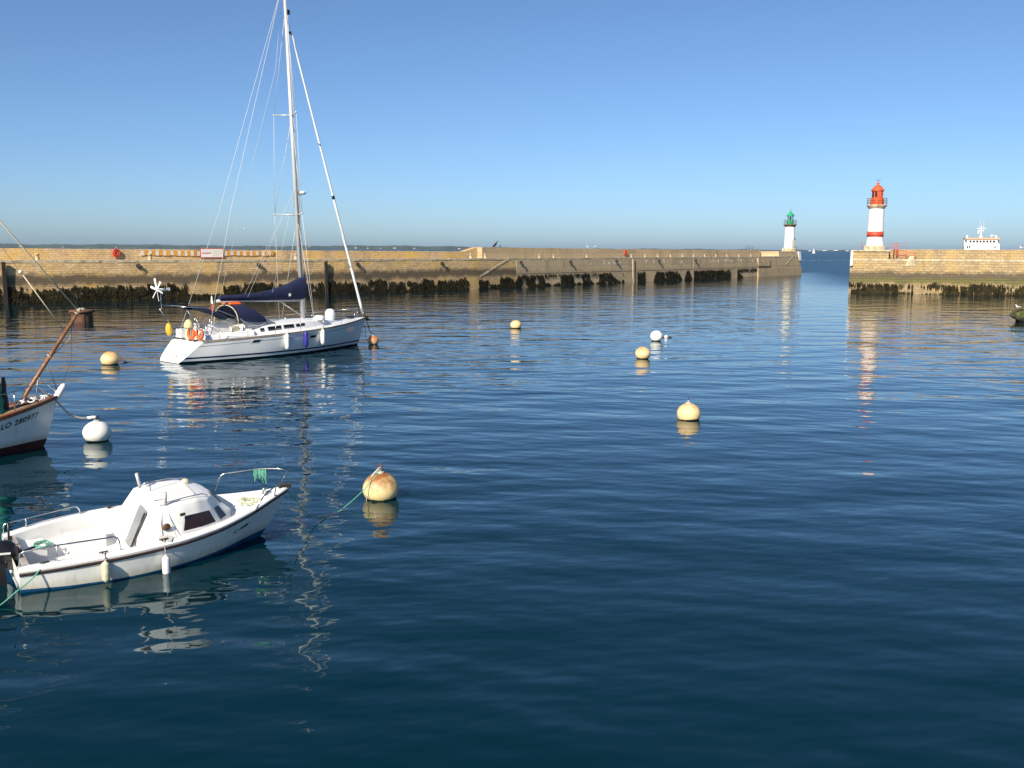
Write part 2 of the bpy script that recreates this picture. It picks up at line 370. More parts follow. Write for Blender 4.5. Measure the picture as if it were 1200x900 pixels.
def water_mat():
    m, nt, p = nodes_of('harbour_water')
    g = bpy.data.node_groups.new('wave_height', 'ShaderNodeTree')
    g.interface.new_socket('P', in_out='INPUT', socket_type='NodeSocketVector')
    g.interface.new_socket('H', in_out='OUTPUT', socket_type='NodeSocketFloat')
    gi = g.nodes.new('NodeGroupInput'); go = g.nodes.new('NodeGroupOutput')
    tot = None
    # (wavelength across, stretch along the crest, crest angle, amplitude m, detail)
    for (lam, st, ang, amp, det, off) in WAVES:
        mp = nd(g, 'ShaderNodeMapping'); mp.vector_type = 'TEXTURE'
        mp.inputs['Rotation'].default_value = (0, 0, R(ang)); mp.inputs['Scale'].default_value = (lam*st, lam, 1); mp.inputs['Location'].default_value = (off, off*1.7, 0)
        g.links.new(gi.outputs[0], mp.inputs[0])
        nz = nd(g, 'ShaderNodeTexNoise', i_Scale=1.0, i_Detail=det, i_Roughness=0.45); nz.noise_dimensions = '2D'
        g.links.new(mp.outputs[0], nz.inputs['Vector'])
        hgt = math_n(g, 'MULTIPLY', nz.outputs['Fac'], amp)
        tot = hgt if tot is None else math_n(g, 'ADD', tot, hgt)
    g.links.new(tot, go.inputs[0])
    geo = nd(nt, 'ShaderNodeNewGeometry'); P = geo.outputs['Position']
    eps = 0.03
    hs = []
    for d in ((0, 0, 0), (eps, 0, 0), (0, eps, 0)):
        ad = nd(nt, 'ShaderNodeVectorMath', operation='ADD'); ad.inputs[1].default_value = d; nt.links.new(P, ad.inputs[0])
        gn = nt.nodes.new('ShaderNodeGroup'); gn.node_tree = g; nt.links.new(ad.outputs[0], gn.inputs[0]); hs.append(gn.outputs[0])
    # calmer and livelier patches inside, a chop outside the harbour mouth
    pn = nd(nt, 'ShaderNodeTexNoise', i_Scale=0.05, i_Detail=2.0); pn.noise_dimensions = '2D'; nt.links.new(P, pn.inputs['Vector'])
    amp = nd(nt, 'ShaderNodeMapRange'); amp.inputs[1].default_value = 0.35; amp.inputs[2].default_value = 0.65; amp.inputs[3].default_value = 0.75; amp.inputs[4].default_value = 1.2
    nt.links.new(pn.outputs['Fac'], amp.inputs[0])
    def side(origin, n, w):
        sb = nd(nt, 'ShaderNodeVectorMath', operation='SUBTRACT'); sb.inputs[1].default_value = (*origin, 0); nt.links.new(P, sb.inputs[0])
        dt = nd(nt, 'ShaderNodeVectorMath', operation='DOT_PRODUCT'); dt.inputs[1].default_value = (*n, 0); nt.links.new(sb.outputs[0], dt.inputs[0])
        q = nd(nt, 'ShaderNodeMapRange'); q.inputs[1].default_value = -w*0.4; q.inputs[2].default_value = w; nt.links.new(dt.outputs['Value'], q.inputs[0]); return q.outputs[0]
    out = math_n(nt, 'MULTIPLY', side((43, 139), (0.976, -0.219), 16), side((48.6, 138), (0.37, 0.93), 40))
    # ... and all the open sea behind the left pier
    out = math_n(nt, 'MAXIMUM', out, math_n(nt, 'MULTIPLY', side((-35, 120), (-0.67, 0.74), 8), side((33, 196), (-0.77, 0.64), 8)))
    A = math_n(nt, 'ADD', amp.outputs[0], math_n(nt, 'MULTIPLY', out, 2.0))
    A = math_n(nt, 'MULTIPLY', A, -1.0/eps)
    sx = math_n(nt, 'MULTIPLY', math_n(nt, 'SUBTRACT', hs[1], hs[0]), A)
    sy = math_n(nt, 'MULTIPLY', math_n(nt, 'SUBTRACT', hs[2], hs[0]), A)
    cb = nd(nt, 'ShaderNodeCombineXYZ', i_2=1.0); nt.links.new(sx, cb.inputs[0]); nt.links.new(sy, cb.inputs[1])
    nm = nd(nt, 'ShaderNodeVectorMath', operation='NORMALIZE'); nt.links.new(cb.outputs[0], nm.inputs[0])
    nt.links.new(nm.outputs[0], p.inputs['Normal'])
    p.inputs['Base Color'].default_value = (0.0002, 0.0150, 0.0225, 1)
    nt.links.new(math_n(nt, 'MULTIPLY_ADD', out, 0.30), p.inputs['Roughness']); p.inputs['Roughness'].links[0].from_node.inputs[2].default_value = 0.03; p.inputs['IOR'].default_value = 1.42; p.inputs['Specular Tint'].default_value = (0.2, 0.98, 1.0, 1)
    return m
WAVES = [(2.4, 2.4, 10, 0.100, 1.0, 3.1), (0.85, 2.3, -12, 0.034, 1.0, 17.3), (0.34, 2.2, 8, 0.0100, 1.0, 41.9), (0.15, 1.8, 28, 0.0013, 0.0, 71.3)]
M['water'] = water_mat()

# ------------------------------------------------------------------ water, far coast
b = MB()
rings = [0.0, 30, 120, 400, 1200, 4000, 9000]
nseg = 48
V = [(0, 0, 0)]; F = []
for r in rings[1:]:
    V += [(r*math.cos(2*math.pi*k/nseg), r*math.sin(2*math.pi*k/nseg), 0) for k in range(nseg)]
for k in range(nseg): F.append((0, 1+k, 1+(k+1) % nseg))
for i in range(len(rings)-2):
    for k in range(nseg):
        a = 1+i*nseg; F.append((a+k, a+nseg+k, a+nseg+(k+1) % nseg, a+(k+1) % nseg))
b.add(V, F, False)
tag(b.build('water', M['water']), kind='structure')

def coast_h(px):
    h = spl([(-900, 26), (0, 30), (60, 25), (140, 27), (220, 24), (330, 22), (420, 27), (520, 24), (575, 20), (650, 14), (900, 10), (1000, 9), (1300, 12), (2200, 20)], px)
    return h + 2.2*math.sin(px*0.11) + 1.6*math.sin(px*0.37+1) + 1.2*math.sin(px*0.83+2)
b = MB(); rows = []
for k in range(0, 420):
    px = -900 + k*7.4
    a = math.atan((px-600)/FPX); D = 6800/max(math.cos(a), 0.35)**0.4
    q = Vector((math.sin(a), math.cos(a), 0)); h = coast_h(px)
    rows.append([q*D + Vector((0, 0, -2)), q*(D+40) + Vector((0, 0, h*0.45)), q*(D+160) + Vector((0, 0, h*0.9)), q*(D+320) + Vector((0, 0, h)), q*(D+700) + Vector((0, 0, -2))])
b.grid(rows); tag(b.build('hills', M['coast']), kind='structure')

def far_house(px, hgt, wdt, row):
    a = math.atan((px-600)/FPX); D = 6800/max(math.cos(a), 0.35)**0.4 + row
    q = Vector((math.sin(a)*D, math.cos(a)*D, -1.5)); hh = coast_h(px)*(0.25 if row < 60 else 0.6)
    e = empty('far_house', q + Vector((0, 0, hh)), -a)
    w = MB(); w.box((0, 0, hgt/2), (wdt, 9, hgt)); w.build('wall', M['white_paint'], e)
    r = MB(); z = hgt
    r.add([(-wdt/2-.4, -5, z), (wdt/2+.4, -5, z), (wdt/2+.4, 5, z), (-wdt/2-.4, 5, z), (-wdt/2-.4, 0, z+4), (wdt/2+.4, 0, z+4)], [(0, 1, 5, 4), (2, 3, 4, 5), (0, 4, 3), (1, 2, 5), (0, 3, 2, 1)])
    r.build('roof', M['far_roof'], e)
    return e
hs = [(18, 30, 'near the left edge of the picture'), (29, 60, 'above the dark pile at the left'), (43, 30, 'above the pale stone of the wall'), (78, 26, 'just left of the red lifebuoy post'), (119, 35, 'above the drum buoy to its right'), (140, 30, 'right above the red lifebuoy post'),
      (364, 30, 'just right of the yacht mast'), (418, 45, 'just right of the furled headsail'), (432, 34, 'second right of the furled headsail'), (447, 28, 'third right of the furled headsail'), (463, 60, 'fourth right of the furled headsail'), (471, 36, 'midway between headsail and dark birds'), (486, 40, 'low on the shore left of the dark birds'),
      (512, 30, 'second left of the dark birds'), (538, 50, 'nearest left of the dark birds'), (572, 30, 'directly beside the dark birds'), (945, 50, 'in the harbour mouth beside the green light'), (962, 80, 'right of the white sail in the harbour mouth'), (975, 90, 'in the middle of the harbour mouth'), (988, 70, 'in the harbour mouth beside the red light')]
for (px, wd, txt) in hs:
    tag(far_house(px, random.uniform(4, 6.5), wd*0.32, random.choice((30, 110))), 'tiny white house on the far shore, ' + txt, 'house', 'white houses on the far shore')

# ------------------------------------------------------------------ piers
def hsh(a, b_):
    x = math.sin(a*12.9898+b_*78.233)*43758.5453; return x-math.floor(x)
def vn(x, y):
    i, j = math.floor(x), math.floor(y); u, v = x-i, y-j; u = u*u*(3-2*u); v = v*v*(3-2*v)
    return lerp(lerp(hsh(i, j), hsh(i+1, j), u), lerp(hsh(i, j+1), hsh(i+1, j+1), u), v)
class Path:
    def __init__(s, pts):
        s.p = [Vector((x, y, 0)) for x, y in pts]; s.L = [0.0]
        for a, b_ in zip(s.p, s.p[1:]): s.L.append(s.L[-1] + (b_-a).length)
    def at(s, q):
        q = min(max(q, 0.0), s.L[-1])
        i = max(k for k in range(len(s.p)-1) if s.L[k] <= q + 1e-9)
        t = (q-s.L[i])/(s.L[i+1]-s.L[i]); return s.p[i].lerp(s.p[i+1], t)
    def nrm(s, q):
        a = s.at(q-1.5); c = s.at(q+1.5); d = (c-a).normalized(); return Vector((-d.y, d.x, 0))
    def P(s, q, off, z): return s.at(q) + s.nrm(q)*off + Vector((0, 0, z))
    def ang(s, q):
        n = s.nrm(q); return math.atan2(n.y, n.x) - math.pi/2
    def s_px(s, px, z=2.0, off=0.0):
        lo, hi = 0.0, s.L[-1]
        for _ in range(50):
            m = (lo+hi)/2
            if proj(s.P(m, off, z))[0] < px: lo = m
            else: hi = m
        return (lo+hi)/2
def sweep(path, prof, s0, s1, step=2.0, caps=True, smooth=False):
    """prof(s) -> [(offset inward, z)]; UV in metres"""
    n = max(2, int((s1-s0)/step)+1); ss = [s0+(s1-s0)*i/n for i in range(n+1)]
    rows = []; uvs = []
    for q in ss:
        pr = prof(q); rows.append([path.P(q, o, z) for o, z in pr])
        v = pr[0][1]; vs = [v]
        for (o0, z0), (o1, z1) in zip(pr, pr[1:]):
            v += math.copysign(math.hypot(o1-o0, z1-z0), 1 if z1 >= z0-1e-6 else -1); vs.append(v)
        uvs.append([(q+50.0, x) for x in vs])
    mb = MB(); mb.grid([r[::-1] for r in rows], smooth, [u[::-1] for u in uvs])
    if caps:
        for r, u, flip in ((rows[0], uvs[0], 0), (rows[-1], uvs[-1], 1)):
            mb.add(r, [tuple(range(len(r)))[::-1] if flip else tuple(range(len(r)))], False, [(p.x*0.7+p.y*0.7, p.z) for p in r])
    return mb

PA = Path([(-92, 62), (-72, 82.5), (-53.9, 100.7), (-35.9, 115.0), (-22.4, 126.9), (-5.8, 144.4), (33, 191.2), (70.8, 236.4)])
LA = PA.L[-1]
pierA = empty('stone_pier', PA.P(0, 0, 0)); tag(pierA, 'long stone harbour pier with weed-hung wall running from the left edge to the green lighthouse', 'pier')
def par(o):       # parent without moving
    o.matrix_parent_inverse = Matrix.Translation(-Vector(o.parent.location)); return o
ZW = 4.6
sB = PA.s_px(577); sB2 = PA.s_px(591); sC = PA.s_px(606); sHead = PA.s_px(912); sPan = PA.s_px(887)
def wallA(q): return [(-0.45, -4.0), (0.0, 0.0), (0.22, ZW-0.26), (0.22, ZW-0.2), (9.5, ZW-0.2), (10.2, -4.0)]
par(sweep(PA, wallA, 0, sC).build('wall', M['stone'], pierA))
par(sweep(PA, wallA, sC+0.01, LA).build('wall', M['concrete'], pierA))
par(sweep(PA, lambda q: [(0.8, ZW-0.19), (0.8, ZW-0.02), (9.2, ZW-0.02), (9.2, ZW-0.19)], 0, LA).build('walkway', M['paving'], pierA))
# coping blocks along the quay edge
cq = 0.0; ck = 0
while cq < LA-1:
    ln = random.uniform(1.6, 2.6); q1 = min(cq+ln, LA-0.05)
    j = random.uniform(-0.02, 0.03)
    P8 = [PA.P(cq+0.02, 0.19+j, ZW-0.25), PA.P(q1-0.02, 0.19+j, ZW-0.25), PA.P(q1-0.02, 0.9, ZW-0.25), PA.P(cq+0.02, 0.9, ZW-0.25)]
    P8 += [p + Vector((0, 0, 0.25+j*0.4)) for p in P8]
    par(MB().hexa(P8).build('coping_stone', M['coping'], pierA)); cq = q1
def ptop(q):
    return ptop0(q) + 0.035*(vn(q*0.35, 2.0)-0.5) + 0.03*(vn(q*1.7, 5.0)-0.5)
def ptop0(q):
    if q < sB: return lerp(6.08, 5.62, q/sB)
    if q < sB2: return lerp(5.62, 6.28, (q-sB)/(sB2-sB))
    return lerp(6.28, 6.03, min(1, (q-sB2)/60))
par(sweep(PA, lambda q: [(5.6, ZW-0.05), (5.68, ptop(q)), (6.8, ptop(q)), (6.85, ZW-0.05)], 0, sB2, 1.0).build('parapet', M['parapet'], pierA))
par(sweep(PA, lambda q: [(4.6, ZW-0.05), (4.68, ptop(q)), (6.8, ptop(q)), (6.85, ZW-0.05)], sB2+0.02, sHead, 1.0).build('parapet', M['concrete'], pierA))
# facing slabs of the concrete length
for a, c in ((606, 668), (668, 741), (743.5, 811), (813, 886)):
    q0, q1 = PA.s_px(a)+0.06, PA.s_px(c)-0.06
    dz = random.uniform(-0.03, 0.03)
    par(sweep(PA, lambda q: [(0.12, 2.13+dz), (0.075+dz*0.3, 2.15+dz), (0.175+dz*0.3, ZW-0.3), (0.4, ZW-0.3)], q0, q1, 2.0, caps=True).build('concrete_panel', M['concrete'], pierA))
q0 = PA.s_px(742.2); par(sweep(PA, lambda q: [(-0.22, -1), (-0.06, ZW-0.3), (0.4, ZW-0.3)], q0-0.22, q0+0.22).build('pilaster', M['concrete'], pierA))
q0, q1 = PA.s_px(888), PA.s_px(902)
par(sweep(PA, lambda q: [(-0.16, 2.4), (-0.05, ZW-0.35), (0.4, ZW-0.35)], q0, q1).build('concrete_panel', M['concrete'], pierA))
par(sweep(PA, lambda q: [(-0.30, -2.0), (-0.18, 1.9), (0.3, 1.95)], q0, LA).build('toe_ledge', M['concrete'], pierA))
# pier head carrying the light
par(sweep(PA, lambda q: [(0.35, ZW-0.1), (0.5, 5.78), (9.3, 5.78), (9.4, ZW-0.1)], PA.s_px(914), LA-0.02).build('pier_head', M['concrete'], pierA))
def steps(path, parent, pxa, za, pxb, zb, n, depth, m, off=0.12):
    qa, qb = path.s_px(pxa), path.s_px(pxb)
    for k in range(n):
        u0, u1 = qa+(qb-qa)*k/n, qa+(qb-qa)*(k+1)/n; z = lerp(za, zb, (k+1)/n); off = 0.22*(z-0.3)/4.34
        lo, hi = min(u0, u1), max(u0, u1)
        P8 = [path.P(lo, off-depth, z-0.28), path.P(hi, off-depth, z-0.28), path.P(hi, off+0.3, z-0.28), path.P(lo, off+0.3, z-0.28)]
        P8 += [p + Vector((0, 0, 0.28)) for p in P8]
        par(MB().hexa(P8).build('step', m, parent))
steps(PA, pierA, 563, 1.95, 599, ZW+0.02, 22, 0.05, M['coping'])
steps(PA, pierA, 921, 2.6, 931, ZW+0.02, 12, 0.05, M['coping'])
# white corner mark on the pier head
par(sweep(PA, lambda q: [(-0.06, 3.55), (0.02, ZW-0.3), (0.2, 5.72), (0.5, 5.72)], LA-1.3, LA+0.0).build('white_mark', M['white_paint'], pierA))
# mooring horns on the wall: their shadows fall down to the right
hook = MB(); hook.box((0, 0.0, 0), (0.42, 0.06, 0.42)); hook.tube([(0, 0, 0), (0, -0.16, 0.0), (0, -0.26, 0.05)], [0.2, 0.17, 0.22], 8)
hook.torus((0, -0.14, -0.22), 0.16, 0.03, 12, 6, Matrix.Rotation(math.pi/2, 3, 'Y'))
hk = None
for px in (162, 303, 419, 518, 610, 668, 722, 772, 815):
    q = PA.s_px(px, 4.0); o = hook.build('mooring_hook', M['iron'], pierA) if hk is None else hk.copy()
    if hk is None: hk = o
    else: COL.objects.link(o)
    o.location = PA.P(q, 0.05 if px < 606 else -0.02, 3.95) - Vector(pierA.location); o.rotation_euler = (0, 0, PA.ang(q))
for px0, px1, zc, n in ((690, 728, 3.35, 16), (757, 767, 3.6, 5), (778, 784, 3.7, 5), (795, 802, 3.3, 6), (832, 886, 3.55, 22)):
    for k in range(n):
        q = PA.s_px(random.uniform(px0, px1), 3.3); z = zc+random.uniform(-0.22, 0.22)
        w, h = random.choice(((0.12, 0.5), (0.45, 0.12), (0.3, 0.3), (0.1, 0.3)))
        P8 = [PA.P(q, 0.055+0.1*(z-2.15)/2.2, z), PA.P(q+w, 0.055+0.1*(z-2.15)/2.2, z+random.uniform(-.06, .06)), PA.P(q+w, 0.2, z), PA.P(q, 0.2, z)]
        P8 += [p + Vector((0, 0, h)) for p in P8]
        par(MB().hexa(P8).build('paint_mark', M['pink_white'], pierA))
# low bollards along the quay edge
bl = MB(); bl.lathe([(0.17, 0), (0.17, 0.28), (0.13, 0.36), (0.13, 0.48), (0.20, 0.54), (0.20, 0.62), (0.0, 0.66)], n=12)
b0 = None
for px in (44, 176, 347, 552, 569, 632, 649, 688, 740, 756, 771, 786, 800, 813, 826, 839, 852, 866, 880):
    q = PA.s_px(px, ZW, 0.5); o = bl.build('bollard', M['coping'], pierA) if b0 is None else b0.copy()
    if b0 is None: b0 = o
    else: COL.objects.link(o)
    o.location = PA.P(q, 0.55, ZW-0.02) - Vector(pierA.location)
    o.scale = (1.3, 1.3, 1.15) if px < 600 else (0.9, 0.9, 0.9)

# seaweed hanging on the walls (uncountable)
def weed_mesh(path, inside, s0, s1, ztop, dens, offs):
    V = []; F = []
    area = (s1-s0)*(ztop+0.3); n = int(area*dens)
    for k in range(n):
        q = random.uniform(s0, s1); z = random.uniform(0.0, ztop+0.1)
        p = path.P(q, offs(z), z); px, py = proj(p)
        if not inside(px, py, z, q): continue
        w = random.uniform(0.06, 0.15); L = random.uniform(0.35, 1.0)
        if z-L < -0.15: L = z+0.15
        n_ = path.nrm(q); t = Vector((n_.y, -n_.x, 0)); o = random.uniform(0.02, 0.13); lean = random.uniform(-0.12, 0.12)
        b_ = len(V)
        V += [p - t*w*0.4, p + t*w*0.4, p - n_*o - t*w*0.62 + t*lean*0.5 - Vector((0, 0, L*0.5)), p - n_*(o*1.15) + t*w*0.62 + t*lean*0.5 - Vector((0, 0, L*0.55)), p - n_*o*0.7 + t*lean - Vector((0, 0, L))]
        F += [(b_, b_+2, b_+3, b_+1), (b_+2, b_+4, b_+3)]
    mb = MB(); mb.add(V, F); return mb
bareA = [(219, 262, 331, 343.5), (87, 97, 339.5, 344.5), (24, 38, 337, 343), (549, 561, 322, 345), (572, 586, 322, 332.5), (1, 3.2, 330, 360)]
def inA(px, py, z, q):
    for a, c, d, e in bareA:
        if a < px < c and d < py < e: return False
    top = 2.2 - 0.45*vn(q*0.6, 3) - 0.35*vn(q*2.1, 9) - 0.2*hsh(q, z)
    if z > top: return False
    g = vn(q*1.1, z*2.4)*0.6 + vn(q*3.3, z*5)*0.4
    lim = 0.37 if 250 < px < 470 else 0.27
    if px > 470: lim = 0.40
    return g > lim*min(1, z/0.7)
spans = [(606, 637, 0), (658, 671, 0), (683, 690, 0), (703, 728, 2), (748, 755, 0), (767, 798, 3), (803, 810, 3), (814, 855, 0), (865, 886, 1)]
def inA2(px, py, z, q):
    top = 2.02 - 0.12*vn(q*1.6, 4)
    if z > top: return False
    for a, c, kind in spans:
        if a-1 < px < c+1:
            e = min(px-(a-1), (c+1)-px)
            if kind == 3 and z > 0.5+e*0.45: return False
            if kind == 2 and px > 715 and z > 2.0-(px-715)*0.14: return False
            if kind == 1: return z > 1.75 or z < max(0.12, 1.5-(px-865)*0.2)
            return vn(q*1.6, z*2.5)*0.65+vn(q*4, z*6)*0.35 > 0.36
    if 606 < px < 731:   # bare ovals between: weed only as a thin fringe at top and foot
        u = 0.8*vn(q*0.9, 7)
        return z > 1.85 or z < u
    return False
wa = weed_mesh(PA, inA, 20, sC, 2.1, 55, lambda z: 0.22*z/4.6-0.03).build('seaweed', M['weed']); tag(wa, 'dark bladderwrack hanging along the foot of the stone pier wall', 'seaweed', kind='stuff')
wb = weed_mesh(PA, inA2, sC, LA-8, 2.1, 55, lambda z: 0.22*z/4.6-0.03).build('seaweed', M['weed']); tag(wb, 'patches of dark seaweed on the concrete length of the pier', 'seaweed', kind='stuff')

# right-hand pier
PB = Path([(48.4, 138.1), (57.0, 134.8), (69.2, 129.8), (88, 122), (130, 105)])
LB = PB.L[-1]; ZB = 4.85
pierB = empty('stone_pier', PB.P(0, 0, 0)); tag(pierB, 'golden stone pier with stepped wall at the right carrying the red lighthouse', 'pier')
sH = PB.s_px(1040); sN = PB.s_px(1066)
par(sweep(PB, lambda q: [(-0.6, -4), (-0.1, 0), (0.34, ZB-0.28), (0.34, ZB-0.2), (9, ZB-0.2), (9.8, -4)], 0, LB).build('wall', M['gold'], pierB))
par(sweep(PB, lambda q: [(-0.62, -3), (-0.22, 1.75), (-0.1, 1.95), (0.3, 1.95)], 0, LB).build('wall_footing', M['gold'], pierB))
par(sweep(PB, lambda q: [(0.9, ZB-0.19), (0.9, ZB-0.02), (8.9, ZB-0.02), (8.9, ZB-0.19)], 0, LB).build('walkway', M['paving'], pierB))
cq = 0.0
while cq < 60:
    ln = random.uniform(1.4, 2.2); q1 = cq+ln; j = random.uniform(-0.02, 0.03)
    P8 = [PB.P(cq+0.02, 0.31+j, ZB-0.26), PB.P(q1-0.02, 0.31+j, ZB-0.26), PB.P(q1-0.02, 1.0, ZB-0.26), PB.P(cq+0.02, 1.0, ZB-0.26)]
    P8 += [p + Vector((0, 0, 0.26+j*0.4)) for p in P8]
    par(MB().hexa(P8).build('coping_stone', M['coping'], pierB)); cq = q1
par(sweep(PB, lambda q: [(0.5, ZB-0.1), (0.6, 5.9), (8.6, 5.9), (8.7, ZB-0.1)], 0.25, sH).build('pier_head', M['gold'], pierB))
par(sweep(PB, lambda q: [(0.42, 5.9), (0.42, 6.08), (8.7, 6.08), (8.7, 5.9)], 0.2, sH+0.1).build('head_cap', M['coping'], pierB))
par(sweep(PB, lambda q: [(2.6, ZB-0.1), (2.68, 6.2), (4.0, 6.2), (4.05, ZB-0.1)], sH+0.02, LB).build('parapet', M['gold'], pierB))
par(sweep(PB, lambda q: [(-0.25, 3.9), (0.1, ZB-0.2), (0.43, ZB+0.1), (0.5, 6.0), (0.9, 6.0)], -0.03, 0.32).build('white_mark', M['white_paint'], pierB))
q = PB.s_px(1068, 4.5)
P8 = [PB.P(q-0.75, 0.24, 3.9), PB.P(q+0.6, 0.24, 3.9), PB.P(q+0.6, 2.0, 3.9), PB.P(q-0.75, 2.0, 3.9), PB.P(q-0.25, 0.26, 5.3), PB.P(q+0.25, 0.26, 5.3), PB.P(q+0.25, 2.0, 5.3), PB.P(q-0.25, 2.0, 5.3)]
par(MB().hexa(P8).build('buttress', M['coping'], pierB))
bareB = [(1052, 1068, 334.5, 341), (1080, 1105, 335, 343), (1070, 1080, 331, 345), (1178, 1190, 337, 342), (1011, 1018, 326, 332), (998, 1005, 334, 338)]
def inB(px, py, z, q):
    for a, c, d, e in bareB:
        if a < px < c and d < py < e: return False
    top = 1.85 - 0.35*vn(q*0.8, 3) - 0.25*vn(q*2.3, 8) - 0.15*hsh(q, z)
    if z > top: return False
    return vn(q*0.9, z*2.2)*0.6+vn(q*3, z*5)*0.4 > 0.27
wc = weed_mesh(PB, inB, 0, 50, 1.75, 60, lambda z: -0.41+0.15*z/1.75).build('seaweed', M['weed']); tag(wc, 'ragged dark seaweed along the foot of the golden right-hand pier', 'seaweed', kind='stuff')

# ------------------------------------------------------------------ things on the piers
def on_parapet(px, py, off):
    """point on the parapet face of pier A seen at that pixel"""
    q = PA.s_px(px, 5.3, off); p = PA.P(q, off, 0); z = aty(px, py, p.y).z
    return Vector((p.x, p.y, z)), PA.ang(q)
def lifebuoy_station(px, py, label, off):
    p, a = on_parapet(px, py, off); e = empty('lifebuoy_station', p, a)
    s = MB(); r = [(0.50, 0.0), (0.50, -0.16), (0.42, -0.25), (0.36, -0.25), (0.33, -0.12)]
    prof = []
    rot = Matrix.Rotation(math.pi/2, 3, 'X')
    s.lathe([(x, -z) for x, z in r], n=10, m=rot, smooth=False); s.build('shell', M['red_paint'], e)
    MB().lathe([(0.335, 0.10), (0.001, 0.10)], n=10, m=rot, smooth=False).build('back_plate', M['rust'], e)
    MB().torus((0, -0.17, -0.02), 0.2, 0.075, 18, 8, rot).build('ring', M['red_paint'], e)
    MB().box((0, -0.02, -0.85), (0.1, 0.08, 0.9)).build('bracket', M['red_paint'], e)
    return tag(e, label, 'lifebuoy')
lifebuoy_station(136, 296.3, 'red lifebuoy holder on the stone parapet at the left', 5.55)
lifebuoy_station(732.5, 296.2, 'red lifebuoy holder on the concrete parapet in the middle distance', 4.55)
# notice board
p0, a = on_parapet(248.5, 296.6, 5.45); e = empty('notice_board', p0, a)
tag(e, 'white notice board with red border fixed to the parapet', 'sign')
MB().box((0, 0.03, 0), (3.05, 0.05, 1.18)).build('frame', M['red_paint'], e)
MB().box((0, 0.0, 0), (2.85, 0.03, 1.0)).build('panel', M['white_paint'], e)
t = MB(); x = -1.22
while x < -0.15:
    w = random.uniform(0.05, 0.12); t.box((x, -0.02, random.uniform(-0.01, 0.01)), (w, 0.008, random.uniform(0.12, 0.17))); x += w+0.035
t.build('lettering', M['red_paint'], e)
t = MB()
for k in range(9): t.box((0.15+k*0.145, -0.0185, 0), (0.03, 0.006, 0.95), ry=0.6)
t.build('hatching', mat('pale_hatching', (0.72, 0.66, 0.42), 0.7), e)
for sx in (-1.2, 1.2): MB().box((sx, 0.09, -0.2), (0.08, 0.08, 1.5)).build('post', M['rust'], e)
# orange and white warning bands
def band(x0, x1, n, label):
    p0, a = on_parapet((x0+x1)/2, 294.5, 5.62); e = empty('warning_band', p0); tag(e, label, 'warning band', 'orange and white warning bands')
    qa, qb = PA.s_px(x0, 5.6, 5.5), PA.s_px(x1, 5.6, 5.5)
    for k in range(n):
        u0, u1 = qa+(qb-qa)*k/n, qa+(qb-qa)*(k+1)/n; z1 = ptop(u0)-0.17+random.uniform(-.02, .02); z0 = z1-0.56+random.uniform(-.05, .05)
        o_ = random.uniform(5.50, 5.53)
        P8 = [PA.P(u0+.02, o_, z0), PA.P(u1-.02, o_, z0), PA.P(u1-.02, o_+0.09, z0), PA.P(u0+.02, o_+0.09, z0)]
        P8 += [p + Vector((0, 0, z1-z0)) for p in P8]
        par(MB().hexa(P8).build('panel', M['pink_white'] if k % 2 == 0 else M['orange_sq'], e))
band(165, 234.5, 17, 'orange and white chequered band on the parapet left of the notice board')
band(262.5, 321, 16, 'orange and white chequered band on the parapet right of the notice board')
# timber piles standing against the wall
def pile(px, h, label):
    q = PA.s_px(px, 3); p = PA.P(q, -0.16, 0); e = empty('timber_pile', (p.x, p.y, -3), PA.ang(q))
    s = MB(); s.box((0, 0, (h+3)/2), (0.36, 0.26, h+3)); s.build('post', M['timber'], e)
    for z in (4.2, 6.6): MB().box((0, 0.02, z), (0.42, 0.3, 0.12)).build('strap', M['rust'], e)
    return tag(e, label, 'pile')
pile(4.5, 4.45, 'black timber pile against the pier wall at the left edge')
pile(381.5, 4.35, 'black timber pile against the pier wall beside the yacht mast')

